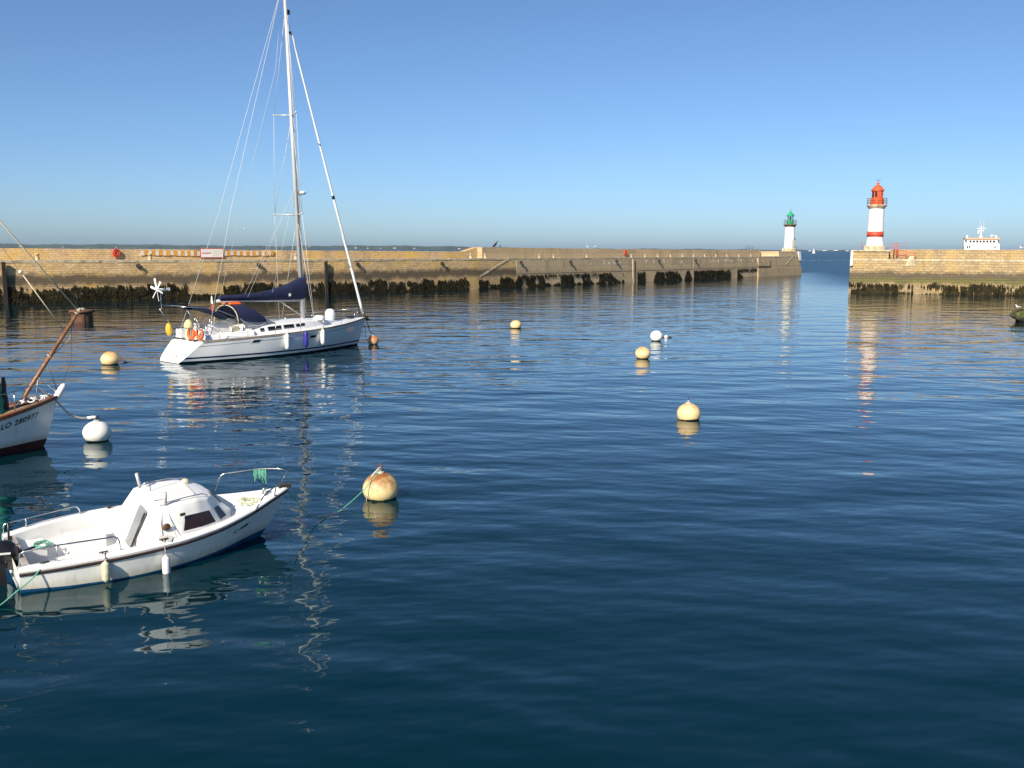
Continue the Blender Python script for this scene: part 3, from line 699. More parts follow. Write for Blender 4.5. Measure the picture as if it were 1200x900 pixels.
# ------------------------------------------------------------------ lighthouses
def lighthouse(base, S, red, label):
    """local metres at scale S; origin at the foot of the plinth"""
    e = empty('lighthouse', base); tag(e, label, 'lighthouse')
    lm = M['orange_red'] if red else M['green_paint']
    pw = 1.62 if red else 1.75
    pl = MB(); pl.lathe([(pw*1.06, 0), (pw*1.0, 0.12), (pw, 0.55), (pw*0.86, 0.75), (0.01, 0.75)], n=8, smooth=False); pl.build('plinth', M['coping'], e)
    rb, rt, H = 1.24, 1.13, (5.95 if red else 5.35)
    tw = MB(); tw.lathe([(rb, 0.7), (rb, 0.9)] + [(lerp(rb, rt, k/8), 0.9+(H-0.2)*k/8) for k in range(9)], n=36); tw.build('tower', M['white_paint'], e)
    top = 0.7+H
    if red:
        b0 = 2.05; r0 = lerp(rb, rt, (b0-0.9)/(H-0.2))
        MB().lathe([(r0, b0), (r0+0.02, b0), (r0+0.005, b0+0.82), (r0-0.02, b0+0.82)], n=36).build('red_band', M['red_paint'], e)
    ga = MB(); ga.lathe([(rt, top-0.25), (rt+0.1, top-0.2), (rt+0.15, top-0.05), (rt+0.36, top+0.12), (rt+0.40, top+0.18), (rt+0.40, top+0.32), (0.01, top+0.33)], n=36)
    ga.build('gallery', M['coping'] if red else M['rust'], e)
    z0 = top+0.33; rr = rt+0.34
    for k in range(14):
        a = 2*math.pi*k/14; MB().tube([(rr*math.cos(a), rr*math.sin(a), z0), (rr*math.cos(a), rr*math.sin(a), z0+1.0)], 0.022, 5).build('baluster', M['rust'], e)
    for z in (0.35, 0.68, 1.0): MB().torus((0, 0, z0+z), rr, 0.022, 28, 5).build('rail', M['rust'], e)
    if red:
        MB().lathe([(1.02, z0), (1.02, z0+0.95), (0.9, z0+1.02)], n=10, smooth=False).build('lantern_base', lm, e)
        MB().lathe([(0.86, z0+1.0), (0.86, z0+2.15)], n=10, smooth=False).build('lantern', lm, e)
        for a in (200, 236):
            q = R(a); c_, s_ = math.cos(q), math.sin(q)
            MB().box((0.835*c_, 0.835*s_, z0+1.6), (0.02, 0.36, 0.85), rz=q).build('pane', M['glass'], e)
        MB().lathe([(0.95, z0+2.12), (1.0, z0+2.2), (0.98, z0+2.27), (0.72, z0+2.62), (0.42, z0+2.95), (0.2, z0+3.08), (0.13, z0+3.12), (0.13, z0+3.22), (0.2, z0+3.3), (0.2, z0+3.38), (0.1, z0+3.48), (0.0, z0+3.5)], n=20).build('roof', lm, e)
        v = MB(); v.tube([(0, 0, z0+3.4), (0, 0, z0+3.85)], 0.025, 5); v.box((0, 0, z0+3.8), (0.8, 0.02, 0.06), rz=0.1); v.build('wind_vane', M['iron'], e)
    else:
        MB().lathe([(0.86, z0), (0.86, z0+1.0), (0.001, z0+1.0)], n=10, smooth=False).build('lantern_base', lm, e)
        for k in range(8):
            a = 2*math.pi*(k+0.5)/8; MB().tube([(0.66*math.cos(a), 0.66*math.sin(a), z0+1.0), (0.66*math.cos(a), 0.66*math.sin(a), z0+2.0)], 0.045, 6).build('mullion', lm, e)
        MB().lathe([(0.1, z0+1.0), (0.22, z0+1.2), (0.26, z0+1.5), (0.2, z0+1.8), (0.0, z0+1.9)], n=12).build('lamp', M['glass'], e)
        MB().lathe([(0.72, z0+1.96), (0.98, z0+2.0), (0.95, z0+2.1), (0.5, z0+2.6), (0.22, z0+3.0), (0.16, z0+3.05), (0.2, z0+3.2), (0.1, z0+3.32), (0.0, z0+3.35)], n=16).build('roof', lm, e)
        MB().tube([(0, 0, z0+3.3), (0, 0, z0+4.0)], 0.03, 5).build('wind_vane', M['iron'], e)
        MB().box((1.0, -0.72, 2.9), (0.3, 0.3, 0.35), rz=0.6).build('wall_lamp', M['iron'], e)
        MB().box((0.62, -1.04, 1.7), (0.75, 0.08, 1.9), rz=0.54).build('door', M['cream'], e)
    e.scale = (S, S, S)
    return e
pr = aty(1024.6, 293.6, 141.0); lighthouse((pr.x, pr.y, 6.08), 0.93, True, 'white lighthouse tower with orange-red lantern and one red band')
pg = aty(924.6, 294, 240.0); lighthouse((pg.x, pg.y, 5.78), 1.03, False, 'smaller white lighthouse with green lantern at the end of the left pier')
# rails on the heads
def railing(pts, h, m, parent, r=0.03, mid=True):
    for p in pts: MB().tube([p, Vector(p)+Vector((0, 0, h))], r, 5).build('post', m, parent)
    for hh in ((h, h*0.5) if mid else (h,)):
        for a_, b_ in zip(pts, pts[1:]): MB().tube([Vector(a_)+Vector((0, 0, hh)), Vector(b_)+Vector((0, 0, hh))], r*0.9, 5).build('rail', m, parent)
def rail_thing(label, P, pts, h, m, r=0.03, name='railing'):
    o = Vector(pts[0]); e = empty(name, o); tag(e, label, 'railing'); railing([Vector(p)-o for p in pts], h, m, e, r); return e
z = 6.08
rail_thing('dark red guard rail round the foot of the red lighthouse', PB, [PB.P(1.4, 7.5, z), PB.P(1.4, 1.2, z)], 1.05, M['red_paint'], 0.022)
rail_thing('red rail along the top of the steps beside the red lighthouse', PB, [PB.P(sH-0.2, 1.5, z), PB.P(sH-0.2, 4.5, z), PB.P(sH+2.4, 4.5, 6.2)], 0.9, M['red_paint'], 0.018)
e = empty('stair_railing', PB.P(sH+0.7, 1.6, ZB)); tag(e, 'bright red railing of the steps against the golden pier wall', 'railing')
o = Vector(e.location)
for (u0, z0_, z1_) in ((sH+0.6, 0, 2.3), (sH+1.0, 0, 2.3), (sH+2.2, 0, 1.15), (sH+3.2, 0, 0.7)):
    MB().tube([PB.P(u0, 1.7, ZB+z0_)-o, PB.P(u0, 1.7, ZB+z1_)-o], 0.06 if u0 < sH+1.2 else 0.035, 6).build('post', M['red_paint'], e)
for k in range(3):
    MB().tube([PB.P(sH+0.8, 1.7, ZB+1.35-k*0.35)-o, PB.P(sH+3.6, 1.7, ZB+0.75-k*0.35)-o], 0.04, 6).build('rail', M['red_paint'], e)
rail_thing('thin guard rail left of the green lighthouse', PA, [PA.P(PA.s_px(903), 6.4, 6.0), PA.P(PA.s_px(907), 6.4, 6.0), PA.P(PA.s_px(911), 6.4, 6.0)], 0.95, M['iron'], 0.03)
rail_thing('thin guard rail right of the green lighthouse', PA, [PA.P(PA.s_px(932), 1.0, 5.78), PA.P(PA.s_px(935), 1.0, 5.78), PA.P(LA-0.6, 1.0, 5.78)], 0.95, M['iron'], 0.03)

# ------------------------------------------------------------------ ferry behind the right pier
fy = aty(1147, 293, 275.0); e = empty('ferry', (fy.x-0.3, fy.y, 0), -math.atan2(fy.x, fy.y)+0.12); e.scale = (0.87, 0.9, 1.0); tag(e, 'white passenger ferry with orange roof edge showing over the right pier', 'ferry')
b = MB(); rows = []
for (yy, w, zz) in ((-20, 0.3, 4.4), (-17, 3.0, 4.3), (-12, 4.6, 4.1), (0, 5.0, 4.0), (22, 4.9, 4.0)):
    rows.append([(-w*0.8, yy+(1.5 if yy < -16 else 0), -1), (-w, yy, zz), (w, yy, zz), (w*0.8, yy+(1.5 if yy < -16 else 0), -1)])
b.grid(rows, False); b.build('hull', M['skyblue_hull'], e)
MB().box((0, 5, 5.0), (9.4, 26, 2.0)).build('deckhouse', M['white_paint'], e)
MB().box((0, -6.2, 6.95), (10.3, 7, 2.1), top=0.96).build('upper_deck', M['white_paint'], e)
MB().box((0, -6.0, 8.55), (8.9, 6, 1.3), top=0.98).build('bridge', M['white_paint'], e)
for sx in (-1, 1): MB().box((sx*4.75, -6.6, 8.2), (0.7, 2.0, 2.2), top=0.75).build('bridge_wing', M['white_paint'], e)
MB().box((0, -6.0, 9.42), (9.9, 6.6, 0.42)).build('roof', M['deck_orange'], e)
for k in range(8): MB().box((-3.35+k*0.96, -9.0, 8.62), (0.62, 0.14, 0.55)).build('window', M['glass'], e)
for sx in (-4.2, -3.6, 3.7): MB().box((sx, -9.68, 7.1), (0.35, 0.1, 0.7)).build('window', M['glass'], e)
ms = MB(); ms.lathe([(0.55, 9.6), (0.3, 10.4), (0.12, 10.7), (0.10, 13.0), (0.0, 13.05)], n=8); ms.box((0, 0, 12.3), (2.6, 0.15, 0.12)); ms.box((-0.1, 0, 11.7), (1.7, 0.15, 0.12)); ms.box((-0.85, 0, 11.3), (0.35, 0.35, 0.8)); ms.build('mast', M['white_paint'], e).location = (-0.1, -6, 0)
rd = MB(); rd.tube([(0, 0, 9.6), (0, 0, 10.3)], 0.09, 6); rd.box((0, 0, 10.36), (1.2, 0.2, 0.14)); rd.build('radar', M['white_paint'], e).location = (2.9, -7, 0)
for sx, h in ((-4.3, 10.4), (4.0, 10.35), (4.65, 9.7)): MB().box((sx, -7.5, (h+9.3)/2), (0.4, 0.4, h-9.3)).build('vent', M['white_paint'], e)
for sx, h in ((-0.6, 14.4), (0.5, 14.2)): MB().tube([(sx, -6, 9.6), (sx, -6, h)], 0.025, 5).build('aerial', M['white_paint'], e)

# ------------------------------------------------------------------ hulls
class Hull:
    def __init__(s, sheer, wlt, sz, x_st, x_bow, flare=0.8, depth=0.35):
        s.sheer, s.wlt, s.sz, s.x_st, s.x_bow, s.flare, s.depth = sheer, wlt, sz, x_st, x_bow, flare, depth
    def S(s, t, v, side=-1, out=0.0):
        x = lerp(s.x_st(v), s.x_bow(v), t); a, c = spl(s.wlt, t), spl(s.sheer, t)
        if v >= 0: hb = lerp(a, c, v**s.flare); z = v*spl(s.sz, t)
        else: hb = a*(1+v*0.55); z = v*s.depth
        return Vector((x, side*(hb+out), z))
    def ts(s, n=40): return [1-(1-k/n)**1.6 for k in range(n+1)]
    def strip(s, mb, v0, v1, nv=6, out=0.0, n=40):
        """both sides between heights v0(t)..v1(t)"""
        for side in (-1, 1):
            rows = []
            for t in s.ts(n):
                a, c = v0(t), v1(t); r = [s.S(t, lerp(a, c, k/nv), side, out) for k in range(nv+1)]
                rows.append(r if side > 0 else r[::-1])
            mb.grid(rows)
        return mb
    def transom(s, mb, v0, v1, nv=6, ny=8):
        rows = []
        for k in range(nv+1):
            v = lerp(v0, v1, k/nv); a = s.S(0, v, -1)
            rows.append([Vector((a.x - 0.0, lerp(a.y, -a.y, j/ny), a.z)) for j in range(ny+1)])
        return mb.grid(rows)
    def vz(s, z): return lambda t: z/spl(s.sz, t)
def text_on(hull, string, size, t0, z0, m, parent, L, slope=0.0, side=-1, shear=0.0):
    cu = bpy.data.curves.new('lettering', 'FONT'); cu.body = string; cu.size = size; cu.space_character = 1.12; cu.offset = size*0.02
    ob = bpy.data.objects.new('lettering_tmp', cu); COL.objects.link(ob)
    dg = bpy.context.evaluated_depsgraph_get(); me = bpy.data.meshes.new_from_object(ob.evaluated_get(dg))
    bpy.data.objects.remove(ob)
    for vtx in me.vertices:
        u, h = vtx.co.x, vtx.co.y
        t = t0 + (u+shear*h)/L; z = z0 + h + slope*u
        vtx.co = hull.S(t, z/spl(hull.sz, t), side, 0.008)
    me.materials.clear(); me.materials.append(m)
    o = bpy.data.objects.new('lettering', me); COL.objects.link(o); o.parent = parent
    return o
def fender(loc, L, r, m, label, group, rope_top):
    e = empty('fender', loc); tag(e, label, 'fender', group)
    k_ = L/0.85; MB().lathe([(0.02, -L/2-0.05*k_), (r*0.45, -L/2-0.02*k_), (r*0.85, -L/2+0.05*k_), (r, -L/2+0.13*k_), (r, L/2-0.13*k_), (r*0.85, L/2-0.05*k_), (r*0.4, L/2), (0.03*k_, L/2+0.06*k_), (0.0, L/2+0.07*k_)], n=16).build('body', m, e)
    MB().tube([(0, 0, L/2+0.05), Vector(rope_top)-Vector(loc)], 0.012, 5).build('lanyard', M['rope_w'], e)
    return e
def wpt(root, p):
    return root.matrix_basis @ Vector(p)

# ------------------------------------------------------------------ small cabin motorboat
mb_root = empty('motorboat', (-9.05, 16.75, 0), R(36), R(7)); bpy.context.view_layer.update()
tag(mb_root, 'small white cabin motorboat with outboard moored in the left foreground', 'boat')
H1 = Hull([(0, .90), (.16, 1.10), (.33, 1.17), (.5, 1.11), (.65, .92), (.8, .58), (.92, .24), (1, .025)], [(0, .78), (.18, 1.0), (.36, 1.08), (.56, .96), (.74, .66), (.9, .24), (1, .0)],
          [(0, .54), (.16, .61), (.33, .65), (.5, .68), (.65, .72), (.8, .80), (.92, .91), (1, 1.0)], lambda v: -0.02-0.04*v, lambda v: 4.66+0.60*max(v, 0)**0.9+0.4*min(v, 0), 0.75, 0.35)
s = MB(); H1.strip(s, H1.vz(0.165), lambda t: 1.0, 8); H1.transom(s, 0.3, 1.0); s.build('hull', M['hull_white'], mb_root)
s = MB(); H1.strip(s, lambda t: -1.0, H1.vz(0.165), 6); H1.transom(s, -1.0, 0.3); s.build('bottom_paint', M['blue_paint'], mb_root)
s = MB()
for side in (-1, 1):
    rows = []
    for t in H1.ts():
        zs = spl(H1.sz, t); r = []
        for (dz, o_) in ((-0.105, 0.0), (-0.098, 0.02), (-0.05, 0.024), (-0.042, 0.0)): r.append(H1.S(t, (zs+dz)/zs, side, o_))
        rows.append(r if side > 0 else r[::-1])
    s.grid(rows)
s.build('rub_rail', M['brown_rub'], mb_root)
# gunwale, cockpit liner, decks
def gz(t): return spl(H1.sz, t)
gun = MB(); liner = MB()
for side in (-1, 1):
    rg = []; rl = []
    for t in H1.ts(44):
        p = H1.S(t, 1.0, side); w = min(0.19, abs(p.y)*0.8)
        y0 = abs(p.y); x = p.x - (0.0 if t < 0.9 else (t-0.9)*1.2)
        ins = lambda d: Vector((lerp(p.x, x, min(1, d/max(w, .01))), side*(y0-d), 0))
        g = [Vector((p.x, p.y, p.z-0.01)), ins(w*0.08)+Vector((0, 0, p.z+0.025)), ins(w*0.45)+Vector((0, 0, p.z+0.045)), ins(w*0.9)+Vector((0, 0, p.z+0.035)), ins(w)+Vector((0, 0, p.z+0.005))]
        zd = 0.12 if p.x < 1.98 else p.z-0.09
        l = [g[-1], Vector((g[-1].x, g[-1].y-side*0.02, lerp(p.z, zd, 0.5))), Vector((g[-1].x, g[-1].y-side*0.05*min(1, w*5), zd)), Vector((g[-1].x, 0, zd + (0.03 if p.x > 1.98 else 0)))]
        rg.append(g[::-1] if side > 0 else g); rl.append(l[::-1] if side > 0 else l)
    gun.grid(rg); liner.grid(rl)
gun.build('gunwale', M['gelcoat'], mb_root); liner.build('deck_liner', M['gelcoat'], mb_root)
MB().box((0.10, 0.0, 0.36), (0.10, 1.5, 0.34)).build('transom_board', mat('grey_transom_board', (0.40, 0.36, 0.33), 0.6, var=0.15, scale=6), mb_root)
MB().box((0.05, 0.0, 0.50), (0.12, 0.5, 0.08)).build('motor_pad', M['timber'], mb_root)
MB().box((0.38, 0.55, 0.25), (0.46, 0.5, 0.28)).build('stern_locker', M['gelcoat'], mb_root)
MB().box((0.38, -0.55, 0.25), (0.46, 0.45, 0.28)).build('stern_locker', M['gelcoat'], mb_root)
MB().box((1.35, 0.66, 0.26), (0.7, 0.34, 0.30)).build('seat', M['gelcoat'], mb_root)
# cabin (stations: xb, xt, yb, zb, yt, zt)
CS = [(1.98, 2.26, .92, .55, .66, 1.23), (2.3, 2.45, .92, .58, .70, 1.26), (2.75, 2.78, .91, .60, .70, 1.29), (3.2, 3.1, .82, .60, .66, 1.30), (3.6, 3.36, .66, .62, .55, 1.25), (3.88, 3.5, .42, .66, .38, 1.21), (4.05, 3.56, .0, .68, .0, 1.19)]
def cab(k, v, side):
    i = min(int(k), len(CS)-2); f = k-i
    a = [lerp(p_, q_, f) for p_, q_ in zip(CS[i], CS[i+1])]
    xb, xt, yb, zb, yt, zt = a
    bul = 0.018*math.sin(math.pi*v)*(1 if yb > 0.2 else yb*5)
    return Vector((lerp(xb, xt, v), side*(lerp(yb, yt, v)+bul), lerp(zb, zt-0.06, v)))
s = MB()
for side in (-1, 1):
    rows = []
    for q in range(25):
        k = 6.0*q/24; r = [cab(k, j/6, side) for j in range(7)]
        e1 = r[-1]; zt = e1.z+0.06
        r += [Vector((e1.x, e1.y*0.965, e1.z+0.035)), Vector((e1.x, e1.y*0.9, zt-0.015)), Vector((e1.x, e1.y*0.75, zt-0.008)), Vector((e1.x, e1.y*0.4, zt-0.002)), Vector((e1.x, 0, zt))]
        rows.append(r if side > 0 else r[::-1])
    s.grid(rows)
rows = []
for j in range(9):     # aft bulkhead
    v = j/8
    if j < 8: a = cab(0, v, -1)
    else: a = cab(0, 1, -1)
    rows.append([Vector((a.x, lerp(a.y, -a.y, i/8), a.z if j else 0.10)) for i in range(9)])
a = cab(0, 1, -1); rows.append([Vector((a.x, lerp(a.y, -a.y, i/8)*0.92, a.z+0.045+0.012*(1-abs(i/4-1)))) for i in range(9)])
s.grid([r[::-1] for r in rows]); s.build('cabin', M['gelcoat'], mb_root)
def cab_panel(name, k0, k1, v0, v1, m, side, out, slant=0.0, nk=6):
    mbx = MB(); rows = []
    for i in range(nk+1):
        r = []
        for j in range(5):
            v = lerp(v0, v1, j/4); k = lerp(k0, k1, i/nk) + slant*(v-v0)*(1 if i < nk/2 else -1)*(1-2*min(i, nk-i)/nk)
            p = cab(k, v, side); q = cab(k+0.02, v, side)-p; w = cab(k, v+0.02, side)-p; n_ = q.cross(w).normalized()
            if n_.y*side < 0: n_ = -n_
            r.append(p + n_*out)
        rows.append(r if side > 0 else r[::-1])
    mbx.grid(rows); return mbx.build(name, m, mb_root)
for side in (-1, 1):
    f = cab_panel('window_frame', 1.95, 3.92, 0.22, 0.74, M['white_plain'], side, 0.008, 0.25)
    g = cab_panel('window', 2.06, 3.80, 0.28, 0.69, M['brown_glass'], side, 0.014, 0.3)
    cab_panel('windscreen_side', 4.2, 4.85, 0.26, 0.70, M['glass'], side, 0.014, 0.05)
# sliding door panel in the bulkhead
s = MB(); P = []
for (y, v) in ((-0.50, 0.02), (-0.08, 0.02), (-0.08, 0.92), (-0.50, 0.92)):
    a = cab(0, v, -1); P.append(Vector((a.x-0.02, y, a.z)) if v > 0.1 else Vector((1.935, y, 0.42)))
s.hexa([P[0], P[1], P[1]+Vector((-.03, 0, 0)), P[0]+Vector((-.03, 0, 0)), P[3], P[2], P[2]+Vector((-.03, 0, 0)), P[3]+Vector((-.03, 0, 0))]); s.build('cabin_door', M['grey_door'], mb_root)
MB().tube([P[0]+Vector((-.05, -0.02, 0)), P[3]+Vector((-.05, -.02, 0))], 0.016, 6).build('door_edge', M['black_plastic'], mb_root)
# roof fittings
MB().box((2.75, 0.0, 1.295), (0.80, 0.72, 0.03)).build('roof_hatch', M['gelcoat'], mb_root)
MB().lathe([(0.075, 1.26), (0.08, 1.30), (0.065, 1.345), (0.03, 1.36), (0, 1.36)], (3.2, 0.36, 0), 12).build('roof_vent', M['cream'], mb_root)
MB().tube([(2.34, 0.42, 1.28), (2.28, 0.44, 1.58)], 0.032, 8).build('rod_holder', M['alloy'], mb_root)
MB().tube([(2.52, -0.62, 1.24), (2.51, -0.64, 1.52)], 0.034, 8).build('rod_holder', M['alloy'], mb_root)
MB().tube([(2.45, 0.10, 1.30), (2.39, 0.10, 2.02)], 0.007, 5).build('aerial', M['iron'], mb_root)
MB().tube([(2.42, -0.62, 1.26), (2.52, -0.62, 1.30), (2.9, -0.58, 1.335), (3.25, -0.5, 1.33), (3.38, -0.44, 1.26)], 0.012, 6).build('roof_handrail', M['steel'], mb_root)
MB().tube([(2.42, 0.62, 1.26), (2.52, 0.62, 1.30), (2.9, 0.58, 1.335), (3.25, 0.5, 1.33), (3.38, 0.44, 1.26)], 0.012, 6).build('roof_handrail', M['steel'], mb_root)
MB().tube([(3.52, -0.1, 1.24), (3.72, -0.24, 0.98)], 0.012, 5).build('wiper', M['iron'], mb_root)
MB().box((2.78, -0.83, 1.10), (0.10, 0.03, 0.05), rz=0.2).build('window_latch', M['iron'], mb_root)
MB().lathe([(0.075, 0), (0.075, 0.03), (0.05, 0.04), (0, 0.04)], (2.46, -0.865, 0.92), 14, m=Matrix.Rotation(math.pi/2+0.25, 3, 'X')).build('side_vent', M['rust'], mb_root)
MB().box((2.42, -1.0, 0.74), (0.22, 0.16, 0.012), rz=-0.5, rx=0.25).build('step_plate', M['alloy'], mb_root)
MB().tube([(2.45, -0.68, 1.22), (2.3, -0.96, 0.70)], 0.007, 4).build('cord', M['wire'], mb_root)
MB().tube([(2.52, -0.68, 1.22), (2.62, -0.98, 0.72)], 0.007, 4).build('cord', M['wire'], mb_root)
for (x, y, z) in ((2.36, -1.04, 0.73), (1.30, -1.04, 0.68), (0.35, -0.90, 0.61), (1.9, 1.04, 0.71)):
    c = MB(); c.tube([(x-0.08, y, z+0.03), (x+0.08, y, z+0.03)], 0.014, 6); c.box((x, y, z), (0.06, 0.04, 0.06)); c.build('cleat', M['iron'], mb_root)
# rails
def rr(name, pts, r=0.0145):
    P = [Vector(p) for p in pts]; Q = [P[0]]
    for i in range(1, len(P)-1):      # rounded corners
        a, b_, c = P[i-1], P[i], P[i+1]; d = min(0.09, (a-b_).length*0.45, (c-b_).length*0.45)
        u = b_+(a-b_).normalized()*d; w = b_+(c-b_).normalized()*d
        Q += [u, u.lerp(b_, .5).lerp(b_.lerp(w, .5), .5), w]
    Q.append(P[-1]); return MB().tube(Q, r, 7).build(name, M['steel'], mb_root)
rr('stern_rail', [(-0.04, -0.82, 0.55), (-0.04, -0.82, 0.86), (0.5, -0.95, 0.94), (1.56, -1.04, 0.96), (1.60, -1.05, 0.69)])
rr('stern_rail', [(-0.04, 0.82, 0.55), (-0.04, 0.82, 0.78), (1.30, 1.0, 0.87), (1.36, 1.02, 0.68)])
rr('rail_post', [(0.36, 0.9, 0.6), (0.36, 0.87, 0.81)]); rr('rail_post', [(0.55, -0.96, 0.60), (0.55, -0.955, 0.94)])
rr('bow_rail', [(3.86, 0.66, 0.78), (4.02, 0.62, 1.26), (4.75, 0.38, 1.36), (5.12, 0.15, 1.38), (5.2, 0.0, 1.38), (5.12, -0.12, 1.36), (4.86, -0.30, 1.20), (4.5, -0.47, 1.06), (4.32, -0.54, 0.80)], 0.016)
rr('rail_post', [(5.1, 0.06, 1.02), (5.22, 0.03, 1.37)]); rr('rail_post', [(4.86, -0.2, 0.92), (4.86, -0.30, 1.2)])
MB().box((5.17, 0, 1.04), (0.26, 0.10, 0.07)).build('bow_roller', M['iron'], mb_root)
MB().lathe([(0.05, 0.93), (0.04, 1.02), (0.06, 1.05), (0, 1.06)], (4.72, 0, 0), 10).build('samson_post', M['steel'], mb_root)
for k in range(4): MB().box((0.02, 0.30-k*0.2, 0.62), (0.035, 0.02, 0.22)).build('motor_clamp', M['iron'], mb_root) if k in (0, 3) else None
MB().tube([(-0.02, 0.3, 0.5), (-0.02, 0.3, 1.0)], 0.02, 6).build('flag_socket', M['black_plastic'], mb_root)
text_on(H1, 'L 606', 0.13, 0.765, 0.44, M['black_plastic'], mb_root, 5.0, 0.16, shear=0.3)
# outboard motor
om = empty('outboard_motor', wpt(mb_root, (-0.16, -0.1, 0.50)), R(36)); tag(om, 'black outboard motor on the stern of the white motorboat', 'outboard motor')
s = MB(); rows = []
for (x, w, z0, z1) in ((-0.30, 0.07, 0.10, 0.20), (-0.26, 0.13, 0.02, 0.27), (-0.10, 0.16, -0.03, 0.32), (0.10, 0.15, -0.03, 0.30), (0.18, 0.10, 0.0, 0.24)):
    rows.append([(x, -w*.8, z0), (x, -w, lerp(z0, z1, .4)), (x, -w*.85, lerp(z0, z1, .85)), (x, -w*.4, z1), (x, w*.4, z1), (x, w*.85, lerp(z0, z1, .85)), (x, w, lerp(z0, z1, .4)), (x, w*.8, z0), (x, -w*.8, z0)])
s.grid(rows); s.add(rows[0], [tuple(range(9))]); s.add(rows[-1], [tuple(range(9))]); s.build('cowling', M['black_plastic'], om)
for side in (-1, 1): MB().box((-0.04, side*0.157, 0.12), (0.24, 0.012, 0.035), ry=0.1).build('stripe', M['white_plain'], om)
MB().box((-0.08, 0, -0.33), (0.16, 0.10, 0.66), top=1.1).build('leg', M['black_plastic'], om)
MB().box((0.10, 0, -0.08), (0.14, 0.22, 0.26)).build('bracket', M['iron'], om)
MB().tube([(0.18, 0, 0.05), (0.5, -0.05, 0.12)], 0.022, 6).build('tiller', M['black_plastic'], om)
fg = 'fenders along the motorboat'
fender(wpt(mb_root, (1.29, -1.22, 0.40)), 0.36, 0.072, M['cream'], 'yellowed short fender nearer the stern of the white motorboat', fg, wpt(mb_root, (1.31, -1.06, 0.71)))
fender(wpt(mb_root, (2.35, -1.22, 0.30)), 0.36, 0.072, M['white_plain'], 'white short fender amidships on the white motorboat', fg, wpt(mb_root, (2.36, -1.06, 0.75)))
# green line bundled on the bow rail
s = MB()
for k in range(9):
    y0 = 0.42-0.014*k; x0 = 4.66+0.026*k; d = random.uniform(0.22, 0.42)
    s.tube([(x0, y0, 1.36), (x0+random.uniform(-.03, .0), y0-.03, 1.36-d*0.6), (x0+random.uniform(-.05, .05), y0-0.02, 1.36-d), (x0+0.04, y0+0.02, 1.36-d*0.5), (x0+0.02, y0+.01, 1.36)], 0.009, 5)
o = s.build('rope_coil', M['rope_g']); tag(o, 'pale green rope bundle hanging on the motorboat bow rail', 'rope'); o.matrix_world = mb_root.matrix_basis
s = MB(); pts = []
for k in range(90):
    a = k*0.42; r = 0.10+0.035*math.sin(k*0.9); pts.append((4.42+r*1.6*math.cos(a)+0.05*math.sin(k*.23), 0.02+r*2.0*math.sin(a), 0.80+0.03*random.random()))
s.tube(pts, 0.009, 5); o = s.build('rope_coil', mat('pale_rope', (0.62, 0.63, 0.48), 0.9, var=0.25, scale=20, col2=(0.35, 0.42, 0.22))); tag(o, 'pale rope heaped on the foredeck of the white motorboat', 'rope'); o.matrix_world = mb_root.matrix_basis
s = MB(); pts = []
for k in range(50):
    a = k*0.5; r = 0.12+0.04*math.sin(k*0.7); pts.append((0.55+r*math.cos(a), 0.45+r*1.2*math.sin(a), 0.40+0.02*random.random()))
s.tube(pts, 0.009, 5); o = s.build('rope_coil', M['rope_g']); tag(o, 'green rope coil in the cockpit of the white motorboat', 'rope'); o.matrix_world = mb_root.matrix_basis

def rope(p0, p1, sag, m, r, label, n=14, mid=None):
    p0, p1 = Vector(p0), Vector(p1); pts = []
    for k in range(n+1):
        u = k/n; p = p0.lerp(p1, u); p.z -= sag*4*u*(1-u)
        p.z = max(p.z, -0.05) if mid is None else p.z
        p.x += 0.02*math.sin(u*9); pts.append(p)
    o = MB().tube(pts, r, 6).build('mooring_rope', m); return tag(o, label, 'rope')

# ------------------------------------------------------------------ sailing yacht
yr = empty('sailing_yacht', (-17.82, 50.43, 0), R(49.4)); tag(yr, 'white sailing yacht with tall mast and navy canvas lying bow to an orange buoy', 'yacht')
H2 = Hull([(0, 1.50), (.15, 1.80), (.4, 2.03), (.6, 1.92), (.76, 1.48), (.88, .86), (.96, .32), (1, .04)], [(0, 0.85), (.15, 1.38), (.4, 1.75), (.6, 1.50), (.78, .86), (.92, .28), (1, 0.0)],
          [(0, 1.10), (.3, 1.22), (.6, 1.36), (.85, 1.54), (1, 1.66)], lambda v: -0.45+1.15*max(v, 0)**1.1-0.0*min(v, 0), lambda v: 12.45+0.62*max(v, 0)+0.8*min(v, 0), 0.55, 0.5)
s = MB(); H2.strip(s, H2.vz(0.10), lambda t: 1.0, 10, n=56); s.build('hull', M['gel_yacht'], yr)
s = MB(); H2.strip(s, lambda t: -1.0, H2.vz(0.10), 5, n=56); H2.transom(s, -1.0, 0.02); s.build('bottom_paint', M['black'], yr)
s = MB(); H2.transom(s, 0.02, 1.0, 8, 14); s.build('transom', M['gel_yacht'], yr)
s = MB(); H2.strip(s, H2.vz(0.235), H2.vz(0.315), 1, 0.006, 56); s.build('boot_stripe', M['navy_line'], yr)
s = MB(); H2.strip(s, lambda t: (spl(H2.sz, t)-0.25)/spl(H2.sz, t), lambda t: (spl(H2.sz, t)-0.225)/spl(H2.sz, t), 1, 0.005, 56); s.build('cove_line', M['grey_door'], yr)
s = MB()
for side in (-1, 1):
    rows = []
    for t in H2.ts(50):
        p = H2.S(t, 1.0, side); q = Vector((0, -side*0.05, 0))
        r = [p+Vector((0, side*0.012, -0.05)), p+Vector((0, side*0.012, 0.045)), p+q+Vector((0, 0, 0.045)), p+q+Vector((0, 0, -0.02))]
        rows.append(r if side > 0 else r[::-1])
    s.grid(rows, False)
s.build('toe_rail', mat('weathered_teak', (0.36, 0.28, 0.20), 0.7, var=0.15, scale=5), yr)
s = MB(); rows = []
